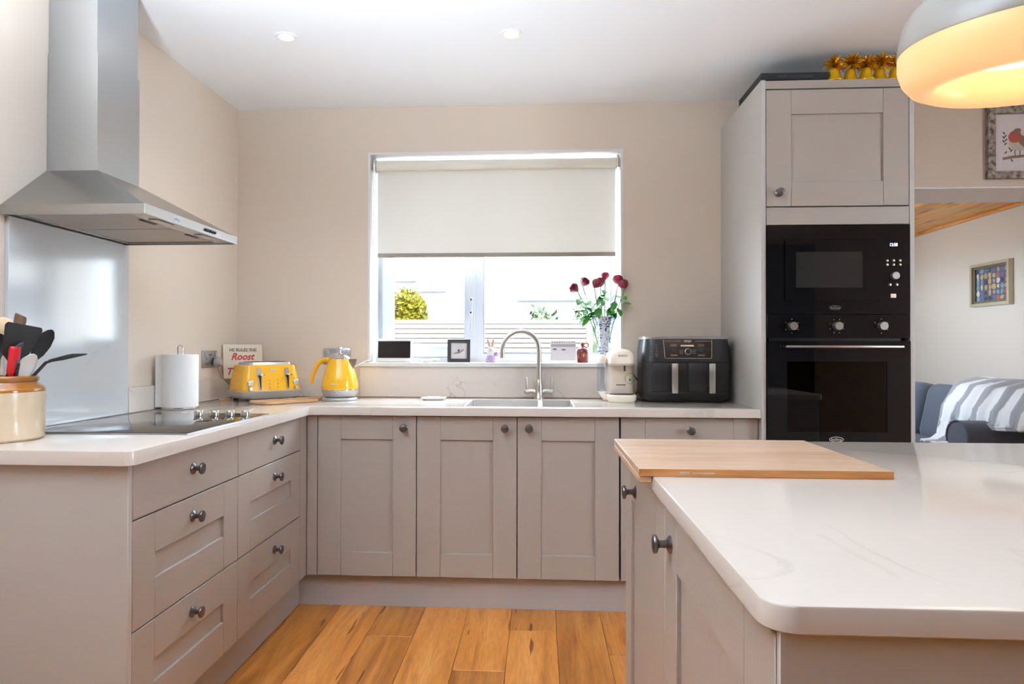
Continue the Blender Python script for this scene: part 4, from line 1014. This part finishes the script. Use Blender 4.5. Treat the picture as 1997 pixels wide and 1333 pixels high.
# wooden boards in the corner
b1 = thing('serving_board', 'light wooden board lying in front of the toaster', 'board', (-1.225, 3.125, ZK), math.radians(52))
ob('plate', B().loft([rrect(w, d, .02, z, 5) for w, d, z in ((.285, .15, 0), (.29, .155, .002), (.29, .155, .011), (.286, .151, .013))]), M_board, b1)
b2 = thing('serving_board', 'thin wooden board with its end poking out before the kettle', 'board', (-1.135, 3.36, ZK), math.radians(60))
ob('plate', B().loft([rrect(w, d, .012, z, 5) for w, d, z in ((.10, .11, 0), (.104, .112, .002), (.104, .112, .008), (.10, .108, .01))]), M_board, b2)
b3 = thing('wooden_spreader', 'short wooden paddle end left of the toaster', 'utensil', (-1.578, 3.24, ZK), math.radians(20))
ob('blade', B().loft([rrect(w, d, .008, z, 4) for w, d, z in ((.05, .024, 0), (.052, .026, .003), (.05, .024, .009))]), M_board, b3)
# rooster sign
sg = thing('tin_sign', 'cream sign with red lettering leaning behind the toaster', 'sign', (-1.5615, 3.421, 1.0128), math.radians(47.8))
RS = Matrix.Rotation(math.radians(-4), 4, 'X')
pl_ = ob('panel', B().box(-.105, .105, 0, .006, 0, .178, .0008, 1, M=RS), M_canvas, sg)
def stext(n, s, size, m, x, z, sh=0, bold=0, sx=1):
    q = RS @ Vector((x, -.0008, z)); text(n, s, size, m, pl_, q, (PI/2-math.radians(4), 0, 0), sh, .0002, bold, sx)
stext('sign_letters', 'HE RULES THE', .023, M_printd, .0, .148, 0, .0006, 1.0)
stext('sign_letters', 'Roost', .05, M_printr, -.005, .112, .35, .0012)
stext('sign_letters', 'T', .05, M_printr, -.078, .035, .35, .0012)

# sockets
so1 = thing('wall_socket', 'brushed steel double socket on the side wall above the upstand', 'socket', (XW+.001, 3.228, 1.115))
ob('plate', B().box(0, .006, -.074, .074, -.043, .043, .002), M_steel, so1)
for y in (-.036, .036):
    ob('rocker', B().box(.006, .009, y-.008+(-.02 if y < 0 else .02), y+.008+(-.02 if y < 0 else .02), .012, .034, .001), M_grey, so1)
    ob('pin_hole', B().box(.006, .0064, y-.002, y+.002, -.002, .008).box(.006, .0064, y-.014, y-.007, -.024, -.02).box(.006, .0064, y+.007, y+.014, -.024, -.02), M_dark, so1)
ob('usb_port', B().box(.006, .0066, -.012, -.003, .018, .025).box(.006, .0066, .003, .012, .018, .025), M_dark, so1)
pg = thing('plug', 'grey three pin plug in the side wall socket', 'plug', (XW+.0105, 3.268, 1.1))
ob('body', B().loft([[(x, w*math.cos(2*PI*i/20), w*1.05*math.sin(2*PI*i/20)) for i in range(20)] for w, x in ((.02, 0), (.0235, .006), (.0235, .022), (.017, .032))]), M_grey, pg)
ob('flex', B().tube(bez((.016, 0, -.022), (.018, .0, -.07), (.06, .0, -.1), (.085, .03, -.13), 14) + [Vector((.105, .045, -.165)), Vector((.13, .05, -.18))], .0034, 8), M_cord, pg)
so2 = thing('wall_socket', 'steel double socket on the window wall behind the kettle', 'socket', (-1.095, YW-.001, 1.128))
ob('plate', B().box(-.074, .074, -.006, 0, -.043, .043, .002), M_steel, so2)
ob('rocker', B().box(-.06, -.044, -.009, -.006, .012, .034, .001), M_grey, so2)
ob('rocker', B().box(.044, .06, -.009, -.006, .012, .034, .001), M_grey, so2)
ob('plug_top', B().box(.012, .052, -.03, -.0062, -.03, .012, .008, 3), M_white, so2)
cd = tag(ob('charging_cable', B().tube(bez((-1.055, 3.508, 1.108), (-1.02, 3.44, 1.0), (-.93, 3.47, 1.13), (-.91, 3.56, 1.103), 18) + bez((-.91, 3.56, 1.103), (-.90, 3.6, 1.1), (-.93, 3.63, 1.19), (-.86, 3.645, 1.13), 10)[1:], .0024, 8), M_white), 'thin white cable from the socket up to the smart display', 'cable')
tag(ob('power_cable', B().tube(bez((-1.085, 3.31, ZW+.006), (-1.2, 3.28, ZW+.004), (-1.22, 3.42, ZW+.004), (-1.13, 3.46, ZW+.006), 14) + bez((-1.13, 3.46, ZW+.006), (-1.08, 3.48, .96), (-1.13, 3.5, 1.02), (-1.115, 3.508, 1.085), 10)[1:], .0034, 8), M_cord), 'grey power cord looping behind the kettle', 'cable')

# paper towel
ph_ = thing('kitchen_roll_holder', 'chrome wire kitchen roll holder beside the hob', 'holder', (-1.553, 2.785, ZK))
ob('base', B().lathe([(0, 0), (.075, 0), (.076, .003), (.074, .006), (0, .006)], 36), M_chrome, ph_)
ob('rod', B().tube([(-.011, 0, .006), (-.011, 0, .262)] + [(.011*math.cos(math.radians(a_)), 0, .262+.011*math.sin(math.radians(a_))) for a_ in range(160, -1, -20)] + [(.011, 0, .006)], .0026, 8), M_chrome, ph_)
kr = thing('kitchen_roll', 'white paper kitchen roll on its holder', 'kitchen roll', (-1.553, 2.785, ZK+.0065))
ob('roll', B().lathe([(.02, 0), (.072, 0), (.073, .002), (.073, .224), (.072, .226), (.02, .226), (.018, .224), (.018, .002)], 48), M_paper, kr)
ob('loose_sheet', B().loft([[(.0738*math.cos(a_), .0738*math.sin(a_), z) for a_ in [math.radians(235-3*i) for i in range(6)]] + [(-.074, -.05-.02*z, z), (-.079, -.054, z)] for z in (.002, .224)], cap=False, closed=False), M_paper, kr)

# coffee machine
CM = thing('coffee_machine', 'cream capsule coffee machine with a clear water tank', 'coffee machine', (.402, 3.34, ZK), 0)
ob('base', B().loft([rrect(w, d, rr_, z, 6, 0, -.01) for w, d, rr_, z in ((.125, .2, .04, .0), (.14, .215, .045, .012), (.142, .217, .045, .032), (.136, .21, .043, .036))]), M_cream, CM)
ob('drip_grille', B().loft([rrect(w, d, .03, z, 6, 0, -.06) for w, d, z in ((.118, .09, .0362), (.114, .086, .039))]), M_printk, CM)
ob('column', B().loft([rrect(.136, .13, .03, z, 6, .0, .035) for z in (.0365, .19)]), M_creamf, CM)
ob('head', B().loft([rrect(w, d, rr_, z, 6, 0, -.0 + o_) for w, d, rr_, z, o_ in ((.118, .17, .04, .178, .0), (.13, .2, .05, .188, -.005), (.132, .2, .05, .215, -.005), (.122, .185, .05, .238, 0), (.09, .14, .045, .254, .0), (.04, .07, .02, .26, .0))]), M_cream, CM)
ob('spout', B().box(.012, .02, -.06, -.05, .15, .179, .002), M_printk, CM)
ob('vent', B().box(-.022, .024, -.0306, -.0298, .079, .083, .0005), M_printk, CM)
oval(M_printd, CM, (.046, -.0303, .113), .025, .026, 'sticker_ring', .0004, rim=.0018)
ob('sticker_mark', B().box(.036, .054, -.0306, -.0302, .12, .131), mat('lime', rgb(186, 204, 120), .6), CM)
ob('sticker_mark', B().box(.04, .05, -.0306, -.0302, .1, .112), M_printd, CM)
text('brand_letters', 'BOSCH', .013, M_printd, CM, (.0, -.1052, .226), (PI/2-.3, 0, 0), depth=.0003, bold=.0002)
wt_ = ob('water_tank', B().loft([rrect(w, d, .018, z, 5, -.088, .02) for w, d, z in ((.036, .09, .045), (.042, .1, .06), (.042, .1, .19))]), M_water, CM)
ob('tank_lid', B().loft([rrect(w, d, .018, z, 5, -.086, .02) for w, d, z in ((.044, .102, .1905), (.046, .104, .205), (.036, .09, .222), (.02, .06, .23))]), M_cream, CM)
ob('tank_shoe', B().loft([rrect(.02, .08, .009, .002, 5, -.07, .02), rrect(.04, .1, .018, .0445, 5, -.087, .02)]), M_cream, CM)

# air fryer
AF = thing('air_fryer', 'black double drawer air fryer beside the tall cabinet', 'air fryer', (.715, 3.37, ZK))
AW, AD = .43, .27
def afr(w, d, rr_, z, cy=0): return rrect(w, d, rr_, z, 6, 0, cy)
ob('base', B().loft([afr(.36, .2, .05, .0), afr(.41, .25, .055, .02), afr(AW, AD, .06, .045), afr(AW, AD, .06, .05)]), M_black, AF)
ob('body', B().loft([afr(AW-.004, AD-.004, .06, .0502), afr(AW-.006, AD-.006, .06, .195), afr(AW, AD, .06, .196), afr(AW-.008, AD-.012, .058, .26), afr(AW-.02, AD-.03, .055, .307)]), M_black, AF)
ob('top_plate', B().loft([afr(AW-.016, AD-.026, .055, .3075), afr(AW-.014, AD-.024, .055, .318), afr(AW-.024, AD-.034, .05, .322)]), M_steelf, AF)
RF = Matrix.Rotation(math.radians(-6.5), 4, 'X')
def fp(x, z, e=0): return Vector((x, -.1352 + (z-.2)*.13 - e, z))
def bar(pts, w, m, n, parent, e=.0012): return ob(n, B().tube([fp(x, z, e) for x, z in pts], w, 6), m, parent)
cpn = ob('control_panel', B().loft([[fp(x, z, -.001) for x, z in pq] for pq in [[(-.108, .214), (.11, .214), (.113, .304), (-.116, .304)]]] + [[fp(x, z, .0012) for x, z in [(-.108, .214), (.11, .214), (.113, .304), (-.116, .304)]]]), mat('panel_black', rgb(38, 35, 35), .2), AF, smooth=0)
bar([(-.116, .304), (-.110, .217), (-.106, .214), (.108, .214), (.112, .217), (.115, .304)], .0013, M_print, 'panel_outline', AF)
bar([(-.112, .297), (-.032, .297)], .0008, M_print, 'panel_line', AF); bar([(.036, .297), (.112, .297)], .0008, M_print, 'panel_line', AF)
text('brand_letters', 'NINJA', .0135, M_print, AF, fp(.0, .297, .002), (PI/2-.13, 0, 0), depth=.0003, bold=.0003)
def pbox(n, x0, x1, z0, z1, m): return ob(n, B().loft([[fp(x0, z0, .0013), fp(x1, z0, .0013), fp(x1, z1, .0013), fp(x0, z1, .0013)], [fp(x0, z0, .0022), fp(x1, z0, .0022), fp(x1, z1, .0022), fp(x0, z1, .0022)]]), m, cpn, smooth=0)
pbox('display', -.083, -.052, .27, .283, mat('lcd', rgb(96, 92, 92), .3)); pbox('display', .048, .079, .27, .283, mat('lcd', rgb(84, 78, 76), .3))
pbox('maker_plate', -.034, .029, .271, .279, M_creamf)
for x in (-.067, .064):
    for z in (.259, .249): pbox('touch_mark', x-.01, x+.01, z, z+.0016, M_printd)
    pbox('start_button', x-.016, x+.016, .226, .232, M_printd)
for i in range(3):
    pbox('mode_mark', -.04, -.022, .237+.008*i, .2395+.008*i, M_printd); pbox('mode_mark', .02, .038, .237+.008*i, .2395+.008*i, M_printd)
ob('dial', B().lathe([(.0155, 0), (.0155, .004), (.0135, .0052), (.0125, .004), (0, .004)], 28), M_chrome, AF, fp(.0, .246, .001), (PI/2-.13, 0, 0))
ob('dial_face', B().lathe([(.0124, .0042), (0, .0046)], 24), M_black, AF, fp(.0, .246, .001), (PI/2-.13, 0, 0))
for i in range(6):
    for j in range(2):
        ob('recipe_icon', B().box(-.178+.022*j, -.166+.022*j, -.1352+.13*(.018+.011*i)-.0012, -.1352+.13*(.018+.011*i)-.0004, .222+.011*i, .2255+.011*i), M_printd, AF)
for s, hx in ((-1, -.07), (1, .105)):
    x0, x1 = (-.172, -.001) if s < 0 else (.001, .172)
    dw = ob('drawer', B().box(x0, x1, -.1375, -.12, .054, .192, .004, 2), M_black, AF)
    ob('handle', B().box(hx-.014, hx+.014, -.172, -.1376, .052, .188, .006, 2), M_black, dw)
    ob('handle_trim', B().box(hx-.0145, hx+.0145, -.1775, -.1722, .048, .19, .002, 2), M_steelf, dw)
tag(ob('appliance_cord', B().tube(bez((.478, 3.4, 1.035), (.49, 3.42, 1.03), (.5, 3.43, 1.0), (.53, 3.45, .99), 8) + bez((.53, 3.45, .99), (.52, 3.5, .95), (.47, 3.47, .915), (.5, 3.4, .9135), 10)[1:] + [Vector((.52, 3.36, .9135))], .0032, 8), M_black), 'black cord between coffee machine and air fryer', 'cable')

# ------------------------------------------------------------------ utensil crock
JX, JY = -1.540, 1.80
jr = thing('stoneware_crock', 'cream and brown glazed crock full of utensils', 'crock', (JX, JY, ZK))
ob('body', B().lathe([(0, 0), (.108, 0), (.114, .006), (.115, .02), (.115, .136)], 48), M_ston, jr)
ob('shoulder', B().lathe([(.115, .1362), (.1155, .142), (.112, .148), (.099, .158), (.0965, .163), (.1, .168), (.1005, .176), (.096, .181), (.09, .181), (.087, .172), (.09, .15), (.1, .14), (.102, .02), (0, .012)], 48), M_stonb, jr)
def utensil(name, label, base_xy, tip, head, mh, ms, rh=.005):
    b0 = Vector((JX+base_xy[0], JY+base_xy[1], ZK+.02)); t = thing(name, label, 'utensil', b0, group='utensils in the crock')
    v = Vector(tip) - b0; q = v.to_track_quat('Z', 'Y'); Lh = v.length
    M_ = q.to_matrix().to_4x4()
    hd_l = head['len']
    ob('handle', B().tube([M_ @ Vector((0, 0, z)) for z in (0, Lh*.3, Lh-hd_l*.85)], [rh, rh, rh*.8], 10), ms, t)
    b = B()
    # cross sections along the head: (fraction, half width, half thickness, bow)
    R_ = Matrix.Rotation(head.get('twist', 0), 4, 'Z')
    rings = [[M_ @ R_ @ Vector((hw_*math.cos(2*PI*i/16), ht_*math.sin(2*PI*i/16)+bow, Lh-hd_l+f_*hd_l)) for i in range(16)] for f_, hw_, ht_, bow in head['sec']]
    b.loft(rings); ob('head', b, mh, t, smooth=60)
    return t
spoon = lambda w, l, tw=0: dict(len=l, twist=tw, sec=[(0, .005, .004, 0), (.12, w*.35, .0045, .003), (.3, w*.8, .004, .008), (.55, w, .0035, .012), (.8, w*.85, .003, .009), (.95, w*.45, .003, .003), (1, w*.12, .002, 0)])
flatp = lambda w0, w1, l, tw=0, th=.0022: dict(len=l, twist=tw, sec=[(0, .006, .004, 0), (.1, w0*.6, .003, 0), (.2, w0, th, 0), (.55, (w0+w1)/2, th, .002), (.92, w1, th, .004), (.98, w1*.93, th*.8, .004), (1, w1*.86, th*.5, .004)])
utensil('wooden_spatula', 'dark wooden spatula standing at the back of the crock', (-.01, .03), (-1.54, 1.88, 1.268), flatp(.034, .044, .12, 2.1), M_woodd, M_woodd, .007)
utensil('wooden_spoon', 'pale wooden spoon in the crock beside the dark spatula', (-.03, .01), (-1.537, 1.82, 1.259), spoon(.036, .1, 2.0), M_woodl, M_woodl, .007)
utensil('kitchen_turner', 'wide black kitchen turner leaning over the crock rim', (-.01, -.02), (-1.436, 1.775, 1.234), flatp(.03, .046, .115, -.55), M_blackm, M_black, .006)
utensil('serving_spoon', 'black serving spoon tilting right out of the crock', (-.03, .01), (-1.408, 1.84, 1.223), spoon(.021, .115, -1.0), M_blackm, M_black, .0065)
utensil('ladle', 'black ladle at the left of the crock', (.01, -.03), (-1.494, 1.755, 1.21), spoon(.03, .08, .2), M_black, M_black, .006)
utensil('basting_spoon', 'small dark grey spoon in front of the black turner', (.03, -.01), (-1.436, 1.765, 1.185), spoon(.017, .07, .3), mat('slate_plastic', rgb(70, 78, 86), .3), M_black, .006)
utensil('red_spatula', 'red silicone spatula at the front of the crock', (.02, -.015), (-1.446, 1.755, 1.173), flatp(.014, .016, .09, .1, .005), M_red, M_red, .006)
utensil('white_spoon', 'white plastic spoon behind the red spatula', (-.0, .02), (-1.431, 1.8, 1.153), spoon(.024, .1, -.3), M_white, M_white, .006)
st = thing('slotted_turner', 'black flat turner reaching farthest right out of the crock', 'utensil', (JX-.05, JY, ZK+.02), group='utensils in the crock')
p0 = Vector((JX-.05, JY, ZK+.02)); p1 = Vector((-1.418, 1.83, 1.129)) - p0; p2 = Vector((-1.331, 1.85, 1.153)) - p0
ob('handle', B().tube([Vector((0, 0, 0)), p1*.6, p1, p1.lerp(p2, .12)], [.005, .005, .0045, .004], 10), M_black, st)
dv = (p2-p1); sd_ = Vector((0, 1, 0)); nm = dv.normalized().cross(sd_).normalized()
ob('head', B().loft([[p1 + dv*f_ + sd_*w_*c + nm*t_*.0015 for c, t_ in ((-1, -1), (1, -1), (1, 1), (-1, 1))] for f_, w_ in ((.05, .006), (.2, .018), (.3, .028), (.9, .036), (1, .03))]), M_blackm, st, smooth=0)
